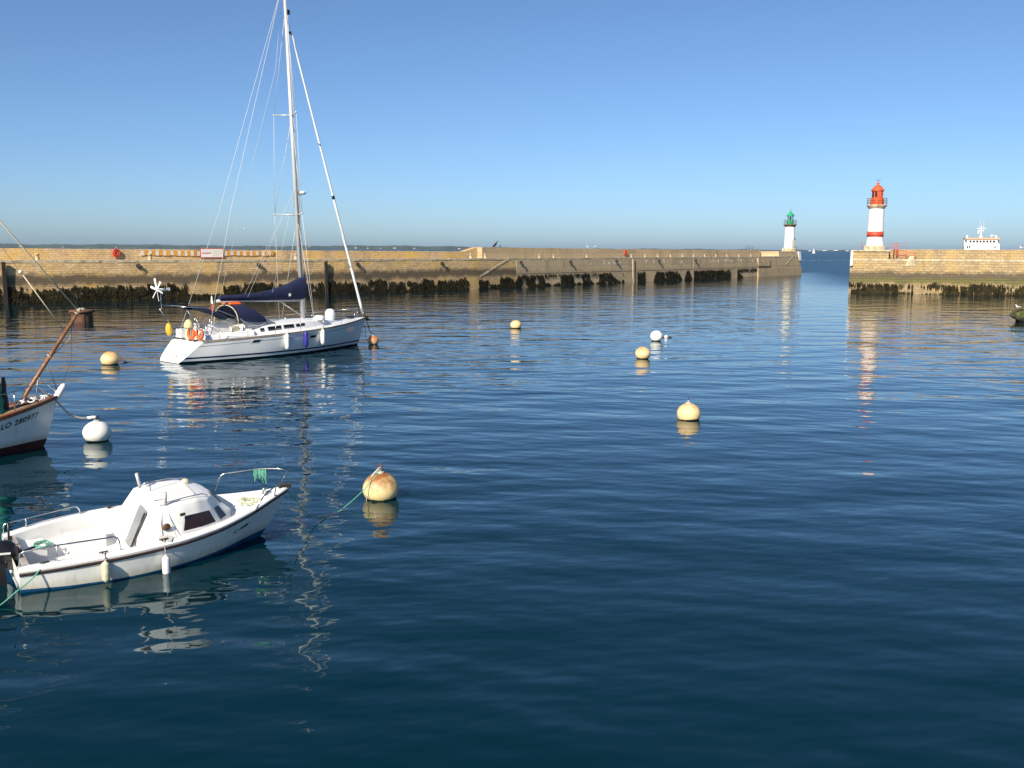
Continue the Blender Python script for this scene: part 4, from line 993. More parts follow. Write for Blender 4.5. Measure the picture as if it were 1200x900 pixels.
for t in H2.ts(50):
    p = H2.S(t, 1.0, -1); rows.append([Vector((p.x, lerp(p.y, -p.y, j/10)*0.985, p.z+0.10*(1-(j/5-1)**2)-0.01)) for j in range(11)])
s.grid([r[::-1] for r in rows]); s.build('deck', M['gel_yacht'], yr)
# swim-platform seams on the transom
for v in (0.28, 0.62):
    a = H2.S(0, v, -1); MB().box((a.x-0.005, 0, a.z), (0.012, abs(a.y)*1.1, 0.02), ry=-0.8).build('platform_seam', M['grey_door'], yr)
MB().tube([(-0.26, -0.25, 0.36), (-0.30, -0.6, 0.38)], 0.02, 5).build('ladder_rail', M['steel'], yr)
MB().box((-0.36, 0, -0.30), (0.12, 0.10, 1.0), ry=0.08).build('rudder', M['gel_yacht'], yr)
# coachroof
KS = [(3.75, 1.28, .28), (4.3, 1.34, .50), (5.6, 1.38, .56), (7.2, 1.28, .54), (8.6, 1.02, .46), (9.8, .70, .30), (10.8, .38, .06)]
def coach(x, v):   # v 0 deck edge .. 1 top centre
    hw = spl([(a, b_) for a, b_, c in KS], x); h = spl([(a, c) for a, b_, c in KS], x)
    dz = spl(H2.sz, (x+0.1)/13.1)+0.02
    if v < 0.6:
        u = v/0.6; return hw*(1-0.14*u), dz + h*0.80*u
    u = (v-0.6)/0.4; return hw*0.86*(1-u), dz + h*(0.80+0.20*math.sin(u*math.pi/2))
s = MB()
for side in (-1, 1):
    rows = []
    for k in range(41):
        x = lerp(3.75, 10.8, k/40); r = [Vector((x, side*coach(x, j/10)[0], coach(x, j/10)[1])) for j in range(11)]
        rows.append(r if side > 0 else r[::-1])
    s.grid(rows)
s.add([Vector((3.75, sd*coach(3.75, v)[0], coach(3.75, v)[1])) for sd, v in ((-1, 0), (-1, .6), (-1, 1), (1, .6), (1, 0))], [(0, 1, 2, 3, 4)])
s.build('coachroof', M['gel_yacht'], yr)
def coach_win(x0, x1, v0, v1):
    for side in (-1, 1):
        rows = []
        for k in range(5):
            x = lerp(x0, x1, k/4); r = [Vector((x, side*(coach(x, v)[0]+0.012), coach(x, v)[1])) for v in (v0, (v0+v1)/2, v1)]
            rows.append(r if side > 0 else r[::-1])
        MB().grid(rows).build('window', M['glass'], yr)
coach_win(4.42, 4.68, 0.20, 0.47); coach_win(4.92, 5.82, 0.20, 0.50); coach_win(5.98, 6.72, 0.22, 0.50); coach_win(6.88, 7.55, 0.24, 0.48)
for x in (3.17, 7.25):
    for side in (-1, 1):
        t = (x+0.2)/13.0
        fr = MB(); gl = MB()
        for mbx, dx, dz, o_ in ((fr, 0.30, 0.12, 0.008), (gl, 0.23, 0.07, 0.016)):
            rows = [[H2.S(t+u*dx/13, (0.97+w*dz)/spl(H2.sz, t), side, o_) for w in (-1, 1)] for u in (-1, 0, 1)]
            mbx.grid([r if side > 0 else r[::-1] for r in rows])
        f = fr.build('portlight', M['white_plain'], yr); gl.build('pane', M['glass'], f)
# cockpit: coamings, seats, wheels, table
for side in (-1, 1):
    s = MB(); rows = []
    for k in range(9):
        x = lerp(0.9, 3.9, k/8); z = spl(H2.sz, (x+0.1)/13.1); w = 1.22
        r = [(x, side*(w+0.25), z+0.02), (x, side*(w+0.16), z+0.30), (x, side*(w+0.02), z+0.34), (x, side*(w-0.12), z+0.30), (x, side*(w-0.16), z+0.02)]
        rows.append(r if side > 0 else r[::-1])
    s.grid(rows); s.add(rows[0], [(0, 1, 2, 3, 4)]); s.build('coaming', M['gel_yacht'], yr)
    MB().box((2.5, side*0.75, 1.26), (2.2, 0.55, 0.22)).build('seat', M['gel_yacht'], yr)
    w = MB(); m_ = Matrix.Rotation(math.pi/2, 3, 'Y'); w.torus((1.5, side*0.72, 1.85), 0.45, 0.02, 24, 6, m_)
    for k in range(3):
        a = k*math.pi/3; w.tube([(1.5, side*0.72+0.45*math.cos(a), 1.85+0.45*math.sin(a)), (1.5, side*0.72-0.45*math.cos(a), 1.85-0.45*math.sin(a))], 0.012, 5)
    w.build('steering_wheel', M['steel'], yr)
    MB().box((1.68, side*0.72, 1.55), (0.28, 0.34, 0.75), top=0.7).build('helm_pedestal', M['gel_yacht'], yr)
    for x in (2.6, 3.3): MB().lathe([(0.09, 0), (0.08, 0.10), (0.055, 0.13), (0.085, 0.2), (0.03, 0.22), (0, 0.22)], (x, side*1.24, spl(H2.sz, x/13)+0.33), 12).build('winch', M['steel'], yr)
    MB().box((1.0, side*0.95, 1.42), (0.55, 0.6, 0.45), top=0.9).build('helm_seat', M['gel_yacht'], yr)
MB().box((2.7, 0, 1.55), (1.1, 0.35, 0.65), top=0.9).build('cockpit_table', M['gel_yacht'], yr)
MB().box((3.0, -0.9, 1.62), (0.4, 0.3, 0.28)).build('cushion', M['cream'], yr)
# mast, boom, rigging
mbase, mtop = Vector((8.28, 0, 1.75)), Vector((7.60, 0, 20.4))
def mast_at(z): return mbase.lerp(mtop, (z-mbase.z)/(mtop.z-mbase.z))
s = MB(); s.tube([mbase, mast_at(12), mtop], [0.125, 0.12, 0.085], 14); s.build('mast', M['alloy'], yr)
MB().box((mtop.x-0.1, 0, 20.42), (0.5, 0.12, 0.08)).build('masthead_fitting', M['alloy'], yr)
MB().tube([(mtop.x, 0, 20.4), (mtop.x-0.1, 0, 21.2)], 0.01, 4).build('aerial', M['wire'], yr)
def spreader(z, l, sw):
    tips = []
    c = mast_at(z)
    for side in (-1, 1):
        tip = c + Vector((-sw, side*l, 0.04)); tips.append(tip)
        sp = MB(); sp.tube([c, tip], [0.045, 0.03], 6); sp.ball(tip, 0.06, 8); sp.build('spreader', M['alloy'], yr)
    return tips
t1 = spreader(7.92, 1.30, 0.62); t2 = spreader(13.55, 1.05, 0.45)
def wire(name, pts, r=0.012, m='wire'): return MB().tube(pts, r, 5).build(name, M[m], yr)
for i, side in enumerate((-1, 1)):
    ch = Vector((7.85, side*1.72, 1.42))
    wire('shroud', [ch, t1[i]]); wire('shroud', [t1[i], t2[i]]); wire('shroud', [t2[i], mast_at(19.4)])
    wire('lower_shroud', [ch+Vector((0.05, -side*0.05, 0)), mast_at(7.8)]); wire('diagonal_shroud', [t1[i], mast_at(13.4)])
    wire('backstay', [(1.0, side*1.45, 1.2), (3.3, side*0.55, 8.1), mtop+Vector((-0.2, 0, 0))], 0.013)
wire('topping_lift', [(2.75, 0, 3.3), (6.9, 0.05, 16.0), mtop+Vector((-0.15, 0, -0.1))], 0.009)
wire('halyard', [mast_at(2.2)+Vector((0.16, -0.03, 0)), mast_at(18.6)+Vector((0.13, 0, 0))], 0.012); wire('halyard', [mast_at(2.2)+Vector((0.1, -0.14, 0)), mast_at(19)+Vector((0.05, -0.1, 0))], 0.012)
wire('halyard', [mast_at(2.0)+Vector((0.5, 0.25, 0)), mast_at(16.6)+Vector((0.12, 0.0, 0))], 0.009)
# furled headsail on its stay
f0, f1 = Vector((12.92, 0, 1.95)), Vector((8.02, 0, 18.05))
wire('forestay', [(12.98, 0, 1.72), f0.lerp(f1, 1.03)], 0.012)
s = MB(); P = [f0.lerp(f1, k/24) for k in range(25)]; s.tube(P, [lerp(0.085, 0.05, k/24)+0.006*math.sin(k*2.1) for k in range(25)], 10); s.build('furled_headsail', M['white_plain'], yr)
MB().lathe([(0.10, -0.12), (0.13, -0.10), (0.08, -0.05), (0.08, 0.05), (0.13, 0.09), (0.05, 0.12)], f0, 12).build('furling_drum', M['black_plastic'], yr)
MB().tube([f0.lerp(f1, 0.435), f0.lerp(f1, 0.447)], 0.092, 8).build('sail_tie', M['navy'], yr)
MB().ball(mast_at(18.1)+Vector((0.22, 0, 0)), 0.09, 8).build('steaming_light', M['black_plastic'], yr)
MB().box(mast_at(19.2)+Vector((0.2, 0, 0)), (0.12, 0.1, 0.25)).build('block', M['black_plastic'], yr)
MB().lathe([(0.02, -0.09), (0.22, -0.08), (0.27, 0), (0.22, 0.09), (0.1, 0.12), (0, 0.12)], mast_at(9.2)+Vector((0.42, 0, 0)), 16).build('radar', M['white_plain'], yr)
MB().box(mast_at(9.08)+Vector((0.22, 0, 0)), (0.3, 0.14, 0.06)).build('radar_bracket', M['alloy'], yr)
MB().tube([(2.55, 0, 3.12), (8.2, 0, 2.98)], 0.085, 10).build('boom', M['alloy'], yr)
s = MB(); rows = []
for k in range(25):
    u = k/24; x = lerp(2.7, 8.42, u); zb = lerp(3.14, 2.98, u)
    h = 0.30+0.25*u+1.02*u**3.2; w = 0.16+0.10*u+0.012*math.sin(k*1.7)
    if u > 0.97: h *= 0.98
    rows.append([(x, -w*math.sin(a)*(1 if a < 2 else 1), zb-0.03+h*(1-math.cos(a))/2) for a in [math.pi*j/8 for j in range(9)]] + [(x, w*math.sin(a), zb-0.03+h*(1-math.cos(a))/2) for a in [math.pi*(8-j)/8 for j in range(1, 9)]])
s.grid(rows); s.add(rows[0], [tuple(range(16))]); s.add(rows[-1], [tuple(range(16))]); s.build('sail_cover', M['navy'], yr)
MB().box((7.2, -0.27, 3.32), (0.14, 0.02, 0.16)).build('sailmaker_mark', M['white_plain'], yr)
wire('mainsheet', [(3.9, 0, 3.05), (4.0, 0, 2.3)], 0.02); wire('vang', [(6.6, 0, 3.0), mast_at(2.0)], 0.03)
wire('lazy_jack', [(4.4, -0.2, 3.3), mast_at(9.5)], 0.007); wire('lazy_jack', [(6.0, -0.25, 3.5), mast_at(9.5)], 0.007); wire('lazy_jack', [(4.4, 0.2, 3.3), mast_at(9.5)], 0.007)
# satellite dome, hatches, windlass
sd = MB(); sd.lathe([(0.27, 0), (0.28, 0.12), (0.31, 0.25), (0.31, 0.42), (0.24, 0.58), (0.12, 0.65), (0, 0.665)], (10.32, 0, 1.70), 18); sd.build('satellite_dome', M['white_plain'], yr)
for x, w in ((9.2, 0.5), (6.2, 0.45), (5.0, 0.5)):
    z = coach(x, 1)[1]; MB().box((x, 0.0, z+0.02), (w, w, 0.05)).build('deck_hatch', M['clear_vinyl'], yr)
MB().box((11.9, 0, 1.78), (0.35, 0.25, 0.16)).build('windlass', M['black_plastic'], yr)
an = MB(); an.tube([(12.6, 0.0, 1.72), (13.35, 0.0, 1.70)], 0.05, 6); an.box((13.25, 0, 1.58), (0.35, 0.32, 0.05), ry=0.5); an.build('anchor', M['iron'], yr)
MB().lathe([(0.34, 0), (0.36, 0.14), (0.22, 0.26), (0, 0.28)], (8.9, -0.75, 1.80), 12).build('folded_sail_bag', M['gel_yacht'], yr)
# guard rails
for side in (-1, 1):
    prev = None
    for x in (0.9, 2.6, 4.4, 6.2, 8.0, 9.8, 11.4):
        t = (x+0.1)/13.1; p = H2.S(t, 1.0, side) - Vector((0, side*0.08, 0)); q = p+Vector((0, 0, 0.62))
        MB().tube([p, q], 0.014, 5).build('stanchion', M['steel'], yr)
        if prev:
            for hh in (1.0, 0.5): wire('lifeline', [prev[0].lerp(prev[1], hh), p.lerp(q, hh)], 0.007)
        prev = (p, q)
    p = H2.S(0.965, 1, side); top = Vector((12.75, side*0.28, 2.28))
    MB().tube([prev[1], top, Vector((13.0, side*0.10, 2.26))], 0.016, 6).build('pulpit_rail', M['steel'], yr)
    MB().tube([p, top], 0.016, 6).build('pulpit_leg', M['steel'], yr)
    MB().tube([(0.95, side*1.5, 1.78), (0.72, side*1.42, 1.80), (0.62, side*1.1, 1.80), (0.6, side*0.55, 1.80), (0.62, side*0.55, 1.15)], 0.017, 6).build('pushpit_rail', M['steel'], yr)
    MB().tube([(0.68, side*1.38, 1.12), (0.66, side*1.35, 1.80)], 0.017, 6).build('pushpit_leg', M['steel'], yr)
# sprayhood
s = MB(); rows = []
for (x, w, zt, zb) in ((3.10, 1.18, 2.86, 2.25), (3.5, 1.22, 2.92, 2.05), (4.1, 1.22, 2.88, 1.95), (4.55, 1.18, 2.66, 1.92), (4.95, 1.12, 2.35, 1.9)):
    rows.append([Vector((x, -w*math.cos(a), zb+(zt-zb)*math.sin(a)**0.75)) for a in [math.pi*j/14 for j in range(15)]])
s.grid(rows); s.build('sprayhood', M['navy'], yr)
s = MB(); rows = []
for (x, w, zt, zb) in ((4.95, 1.115, 2.345, 1.9), (5.3, 1.05, 2.1, 1.82), (5.62, 0.98, 1.92, 1.8)):
    rows.append([Vector((x, -w*math.cos(a), zb+(zt-zb)*math.sin(a)**0.75)) for a in [math.pi*j/14 for j in range(15)]])
s.grid(rows); s.build('sprayhood_window', M['clear_vinyl'], yr)
for side in (-1, 1):
    s = MB(); s.add([(3.15, side*1.20, 2.22), (4.95, side*1.13, 1.9), (5.55, side*1.0, 1.78), (4.4, side*1.19, 1.62), (3.6, side*1.2, 1.60)], [(0, 1, 2, 3, 4)]); s.build('side_window', M['clear_vinyl'], yr)
MB().tube([Vector((3.09, -1.19*math.cos(a), 1.6+1.28*math.sin(a)**0.6)) for a in [math.pi*j/16 for j in range(17)]], 0.025, 6).build('hood_bow', M['cream'], yr)
o = MB().box((3.55, 0.15, 2.98), (0.7, 0.9, 0.12), top=0.8).build('life_jacket', M['orange']); tag(o, 'orange-red life jacket on top of the navy sprayhood', 'life jacket'); o.matrix_world = yr.matrix_basis
# folded bimini and its bows
s = MB(); P = [Vector((0.75, 0.6, 2.84)), Vector((1.5, 0.6, 2.76)), Vector((2.2, 0.6, 2.52)), Vector((2.85, 0.6, 2.22))]
rows = []
for p in P: rows.append([p+Vector((0, y*0.55-0.6, dz)) for y, dz in ((-1, -0.02), (-0.5, 0.10), (0.5, 0.10), (1, -0.02), (0.5, -0.12), (-0.5, -0.12), (-1, -0.02))])
s.grid(rows); s.build('bimini', M['navy'], yr)
for side in (-1, 1):
    MB().tube([(-0.1, side*1.3, 2.96), (1.4, side*1.33, 2.86), (2.85, side*1.33, 2.30), (2.6, side*1.3, 1.6)], 0.02, 6).build('bimini_bow', M['steel'], yr)
    MB().tube([(0.7, side*1.4, 1.6), (-0.05, side*1.4, 2.75)], 0.022, 6).build('davit_pole', M['steel'], yr)
MB().tube([(-0.1, -1.3, 2.96), (-0.1, 1.3, 2.96)], 0.02, 6).build('bimini_bow', M['steel'], yr)
MB().tube([(-0.05, 1.22, 2.75), (-0.05, 1.22, 3.75)], 0.025, 6).build('generator_pole', M['steel'], yr)
wg = MB(); wg.tube([(-0.25, 1.22, 3.78), (0.3, 1.22, 3.78)], [0.09, 0.05], 8); wg.box((0.40, 1.22, 3.80), (0.2, 0.015, 0.16)); wgo = wg.build('wind_generator', M['white_plain'], yr)
for k in range(6):
    a = k*math.pi/3+0.25; c_, s_ = math.cos(a), math.sin(a)
    bl_ = MB(); d = Vector((0, c_, s_)); t_ = Vector((0.35, -s_, c_)).normalized()
    bb = Vector((-0.27, 1.22, 3.78)); bl_.hexa([bb+d*0.05-t_*0.04, bb+d*0.05+t_*0.04, bb+d*0.05+t_*0.04+Vector((.015, 0, 0)), bb+d*0.05-t_*0.04+Vector((.015, 0, 0)), bb+d*0.62-t_*0.06, bb+d*0.62+t_*0.06, bb+d*0.62+t_*0.06+Vector((.01, 0, 0)), bb+d*0.62-t_*0.06+Vector((.01, 0, 0))])
    bl_.build('blade', M['white_plain'], wgo)
# gear on the pushpit
def horseshoe(p, label):
    e = MB().torus((0, 0, 0), 0.19, 0.075, 16, 8, Matrix.Rotation(math.pi/2, 3, 'X') @ Matrix.Rotation(0, 3, 'Z'), arc=4.9, a0=2.25)
    o = e.build('horseshoe_buoy', M['orange']); o.matrix_world = yr.matrix_basis @ Matrix.Translation(p) @ Matrix.Rotation(R(-70), 4, 'Z') @ Matrix.Scale(1.25, 4, (0, 0, 1))
    return tag(o, label, 'lifebuoy', 'orange horseshoe lifebuoys')
horseshoe((0.42, -0.85, 1.52), 'orange horseshoe lifebuoy on the yacht stern rail, left one'); horseshoe((0.60, -1.36, 1.52), 'orange horseshoe lifebuoy on the yacht stern rail, right one')
o = MB().ball((0.40, 1.35, 1.62), 0.27, 12, 1.35, 0.6, 0.8).build('dry_bag', M['yellow']); o.matrix_world = yr.matrix_basis; tag(o, 'yellow bag strapped to the far corner of the yacht stern', 'bag')
e = empty('spare_outboard', yr.matrix_basis @ Vector((0.62, -0.3, 1.7)), R(49.4)); tag(e, 'small outboard under a pale yellow cover on the yacht stern rail', 'outboard motor')
MB().lathe([(0.24, 0.0), (0.27, 0.10), (0.2, 0.3), (0.09, 0.42), (0, 0.44)], (0, 0, 0.10), 12).build('cover', M['pale_yellow'], e)
MB().box((0, 0, -0.22), (0.28, 0.3, 0.62)).build('leg', M['cream'], e)
fl = MB(); fl.add([(0, 0, 0), (0.02, 0.25, -0.08), (0.04, 0.22, -0.55), (0, 0, -0.5)], [(0, 1, 2, 3)]); o = fl.build('pennant', M['red_paint']); tag(o, 'small red and white pennant on the yacht backstay', 'flag'); o.matrix_world = yr.matrix_basis @ Matrix.Translation((1.55, -1.2, 3.05)) @ Matrix.Scale(0.8, 4)
fl = MB(); fl.add([(0, 0, 0), (0.01, 0.25, 0.05), (0.03, 0.25, 0.45), (0.0, 0.05, 0.55)], [(0, 1, 2, 3)]); q_ = fl.build('white_field', M['white_plain'], o)
fg = 'fenders along the yacht'
for x, m_, lab in ((5.40, 'white_plain', 'long white fender amidships on the yacht, left of the blue one'), (6.80, 'purple_blue', 'blue fender hanging on the yacht side between two white ones'), (8.15, 'white_plain', 'long white fender on the yacht side right of the blue one')):
    t = (x+0.1)/13.1; p = H2.S(t, 0.66, -1, 0.15); tp = H2.S(t, 1.0, -1, -0.06)+Vector((0, 0, 0.3))
    fender(wpt(yr, p), 0.85, 0.135, M[m_], lab, fg, wpt(yr, tp))

# ------------------------------------------------------------------ wooden fishing boat at the left edge
wr = empty('wooden_boat', (-14.23, 28.55, 0), R(44)); tag(wr, 'white wooden boat bow with varnished rail and slanting brown spar at the left edge', 'boat')
LW = 7.0
H3 = Hull([(0, .75), (.2, 1.1), (.45, 1.25), (.65, 1.15), (.8, .86), (.9, .52), (.97, .2), (1, .05)], [(0, .5), (.2, .95), (.45, 1.1), (.65, .92), (.8, .58), (.92, .22), (1, .02)],
          [(0, 1.05), (.4, .98), (.7, 1.12), (.85, 1.30), (1, 1.50)], lambda v: -LW-0.1*v, lambda v: -0.02+0.46*max(v, 0)**0.8+0.3*min(v, 0), 0.8, 0.5)
s = MB(); H3.strip(s, H3.vz(0.24), lambda t: 1.0, 8); H3.transom(s, 0.22, 1.0); s.build('hull', M['hull_wood'], wr)
s = MB(); H3.strip(s, lambda t: -1.0, H3.vz(0.24), 5); H3.transom(s, -1.0, 0.22); s.build('bottom_paint', M['boot_red'], wr)
s = MB()
for side in (-1, 1):
    rows = []
    for t in H3.ts(44):
        p = H3.S(t, 1.0, side); w = min(0.14, abs(p.y))
        r = [p+Vector((0, side*0.0, -0.085)), p+Vector((0, side*0.035, -0.075)), p+Vector((0, side*0.035, 0.03)), p+Vector((0, -side*w, 0.035)), p+Vector((0, -side*w, -0.10))]
        rows.append(r if side > 0 else r[::-1])
    s.grid(rows, False)
s.build('rail_cap', M['varnish'], wr)
s = MB(); rows = []
for t in H3.ts(44):
    p = H3.S(t, 1.0, -1); rows.append([Vector((p.x, lerp(p.y, -p.y, j/8)*0.95, p.z-0.05+0.04*(1-(j/4-1)**2))) for j in range(9)])
s.grid([r[::-1] for r in rows]); s.build('deck', M['teakdeck'], wr)
st = MB(); st.tube([(0.34, 0, 1.36), (0.46, 0, 1.5), (0.56, 0, 1.66), (0.66, 0, 1.80), (0.69, 0, 1.86)], [0.07, 0.10, 0.11, 0.085, 0.03], 10); st.build('stem_head', M['white_plain'], wr)
MB().tube([(-0.52, 0, 1.30), (-0.45, 0, 1.62), (1.24, 0, 4.05)], [0.065, 0.065, 0.048], 10).build('spar', M['spar'], wr)
cp = MB(); cp.torus((1.24, 0, 4.05), 0.06, 0.022, 10, 6, Matrix.Rotation(1.0, 3, 'Y')); cp.torus((1.18, 0, 3.98), 0.06, 0.02, 10, 6, Matrix.Rotation(0.6, 3, 'Y')); cp.ball((1.28, 0.02, 4.1), 0.06, 8); cp.build('spar_lashing', M['rope_w'], wr)
MB().tube([(-3.1, 0, 0.9), (-3.1, 0, 9.9)], [0.10, 0.07], 10).build('mast', M['spar'], wr)
MB().tube([(1.24, 0, 4.08), (-3.1, 0, 9.75)], 0.012, 5).build('forestay', M['pale_rope'], wr)
MB().tube([(1.22, 0.03, 4.08), (0.08, 0.0, 5.57), (-3.1, 0, 9.72)], [0.020, 0.018, 0.010], 5).build('forestay', M['pale_rope'], wr)
MB().tube([(0.80, 0, 3.45), (-0.33, 0, 5.25)], 0.016, 5).build('bobstay_tackle', M['pale_rope'], wr)
MB().ball((-0.35, 0, 5.28), 0.06, 8).build('block', M['white_plain'], wr)
MB().tube([(-0.35, 0, 5.28), (-3.1, 0, 9.6)], 0.007, 4).build('halyard', M['rope_w'], wr)
MB().tube([(1.12, 0, 3.92), (0.92, 0, 3.2), (0.42, 0, 2.78), (0.35, -0.02, 2.72)], 0.012, 5).build('loose_line', M['rope_w'], wr)
MB().tube([(1.0, 0, 3.7), (0.95, 0, 2.6), (0.62, 0, 1.82)], 0.006, 4).build('loose_line', M['wire_dark'], wr)
MB().torus((0.30, 0, 2.72), 0.075, 0.018, 10, 5, Matrix.Rotation(0.9, 3, 'Y')).build('spar_lashing', M['rope_w'], wr)
# pulpit rails
for side in (-1, 1):
    MB().tube([(-2.6, side*1.0, 1.75), (-1.2, side*0.8, 1.82), (-0.35, side*0.42, 1.94), (-0.22, side*0.33, 1.90), (0.25, side*0.12, 1.50)], 0.018, 6).build('pulpit_rail', M['steel'], wr)
    MB().tube([(-0.95, side*0.66, 1.25), (-0.95, side*0.68, 1.84)], 0.016, 6).build('pulpit_post', M['steel'], wr)
MB().tube([(-0.1, 0.15, 1.45), (-0.02, 0.12, 2.1), (0.45, 0.03, 1.62)], 0.02, 6).build('bow_fairlead', M['white_plain'], wr)
MB().tube([(0.48, -0.02, 1.58), (0.30, -0.03, 2.30)], 0.012, 5).build('jackstaff', M['iron'], wr)
for u in (0.55, 0.72):
    s = MB(); s.box((-LW*(1-u), 0, 1.45), (0.08, 1.6, 0.5)); 
MB().box((-3.6, 0, 1.55), (1.8, 1.4, 1.2), top=0.92).build('wheelhouse', M['gelcoat'], wr)
text_on(H3, 'LO 280977', 0.225, 0.762, 0.80, M['black_plastic'], wr, LW+0.2, 0.165)
# rope coil on its foredeck
s = MB(); pts = []
for k in range(120):
    a = k*0.5; u = k/120; pts.append((-0.75+u*1.0+0.10*math.cos(a), (0.22-0.16*u)*math.sin(a*0.7), 1.40+0.10*u+0.05*random.random()+0.04*math.sin(a)))
s.tube(pts, 0.022, 5); o = s.build('rope_coil', M['white_plain']); o.matrix_world = wr.matrix_basis; tag(o, 'white rope heaped on the foredeck of the wooden boat', 'rope')
# bundled teal net at the frame edge
s = MB(); rows = []
for i in range(13):
    u = i/12; z = 1.12+1.35*u; r = 0.22*(1-0.6*u**2.2)+0.02*math.sin(i*1.9)
    rows.append([(-1.34+(r+0.035*math.sin(j*2.3+i))*math.cos(2*math.pi*j/14), -0.16+(r+0.04*math.sin(j*1.7+i*1.3))*math.sin(2*math.pi*j/14), z) for j in range(15)])
s.grid(rows); o = s.build('tarpaulin_bundle', M['teal']); o.matrix_world = wr.matrix_basis; tag(o, 'teal green tarpaulin bundle standing on the wooden boat at the left edge', 'tarpaulin')
s = MB(); rows = []
for i in range(9):
    u = i/8; z = 1.2+1.0*u; r = 0.10*(1-0.6*u**2)
    rows.append([(-1.0+(r+0.02*math.sin(j*2+i))*math.cos(2*math.pi*j/10), 0.1+(r+.02*math.sin(j+i))*math.sin(2*math.pi*j/10), z) for j in range(11)])
s.grid(rows); o = s.build('net_bundle', M['wire_dark']); o.matrix_world = wr.matrix_basis; tag(o, 'dark net bundle beside the teal tarpaulin on the wooden boat', 'net')

# ------------------------------------------------------------------ mooring buoys
def buoy(px, py, dia, m, label, squash=0.92, sink=0.36, eye=True, tilt=0.0, eye_h=0.12, eye_r=0.06):
    p = onz(px, py); r = dia/2; p = p + Vector((p.x, p.y, 0)).normalized()*r*0.9
    e = empty('mooring_buoy', (p.x, p.y, 0)); e.rotation_euler = (tilt, tilt*0.6, random.uniform(0, 6)); tag(e, label, 'buoy', 'round mooring buoys')
    b_ = MB(); b_.ball((0, 0, r*squash*(1-2*sink)+0.0), r, 28, squash); ph = random.uniform(0, 6)
    b_.v = [(x*(1+0.012*math.sin(9*z+ph)+0.010*math.sin(3*math.atan2(y, x)+ph)), y*(1+0.012*math.sin(9*z+ph)+0.010*math.sin(2*math.atan2(y, x)-ph)), z) for x, y, z in b_.v]
    b_.build('float', m, e)
    MB().torus((0, 0, 0.025), r*math.sqrt(max(0.05, 1-(1-2*sink)**2))*1.005, 0.022, 28, 5).build('weed_fringe', M['weed'], e)
    top = r*squash*(2-2*sink)
    if eye:
        MB().lathe([(0.10, -0.03), (0.11, 0.0), (0.10, 0.025), (0.03, 0.035), (0.025, eye_h*0.6)], (0, 0, top), 12).build('top_plate', M['rope_w'], e)
        MB().torus((0, 0, top+eye_h), eye_r, 0.016, 14, 6, Matrix.Rotation(math.pi/2, 3, 'X')).build('ring', M['rust'], e)
    return e, Vector((p.x, p.y, top+eye_h))
bR, tR = buoy(446.5, 588, 0.86, M['buoy_rust'], 'large rust-topped cream buoy tied to the white motorboat', 0.93, 0.20, True, 0.03, 0.12, 0.085)
bW, tW = buoy(114, 519, 0.85, M['buoy_white'], 'large white buoy below the bow of the wooden boat', 0.86, 0.14, True, 0.04, 0.1)
bC, tC = buoy(129.5, 428, 0.93, M['buoy_cream'], 'cream buoy with dark waterline between the yacht and the wooden boat', 0.9, 0.20, False)
bO, tO = buoy(437.5, 404, 0.70, M['buoy_orange'], 'orange and white buoy chained to the yacht bow', 0.9, 0.14, True, 0.05, 0.15)
buoy(604.5, 385, 0.86, M['buoy_cream'], 'farthest cream buoy, near the middle under the pier bend', 0.9, 0.20, False)
buoy(769, 400, 0.82, M['buoy_white'], 'white buoy with a small float beside it, right of centre', 0.95, 0.12, False)
buoy(753, 421, 0.84, M['buoy_cream'], 'cream buoy just in front of the far white buoy', 0.92, 0.15, False)
buoy(807, 493.5, 0.84, M['buoy_cream'], 'cream buoy alone on open water, nearest of those right of centre', 0.92, 0.24, True, 0.04, 0.17, 0.03)
p = onz(780.5, 396); e = empty('pickup_float', (p.x, p.y, 0)); tag(e, 'small white pickup float beside the far white buoy', 'float')
MB().ball((0, 0, 0.07), 0.13, 12, 0.9).build('body', M['white_plain'], e); MB().tube([(-0.7, 0, 0.02), (-0.3, 0.03, 0.03), (0.1, 0, 0.06), (0.4, 0.1, 0.02)], 0.035, 5).build('tail_line', M['wire_dark'], e)
# big iron can
p = onz(92, 377); e = empty('can_buoy', (p.x, p.y+0.7, 0)); tag(e, 'big rusty brown drum buoy below the pier wall at the left', 'buoy')
MB().lathe([(0.82, -0.5), (0.82, 0.72)], n=28).build('drum', M['rust'], e)
MB().lathe([(0.82, 0.72), (0.98, 0.74), (0.98, 0.90), (0.82, 0.93), (0.0, 0.95)], n=28).build('rim', M['rust'], e)
MB().lathe([(0.30, 0.94), (0.30, 1.03), (0.12, 1.08), (0, 1.08)], (0.0, 0, 0), 12).build('top_fitting', M['rope_w'], e)
for k in range(6):
    a = k*math.pi/3; MB().box((0.82*math.cos(a), 0.82*math.sin(a), 0.3), (0.09, 0.14, 0.9), rz=a).build('rib', M['rust'], e)

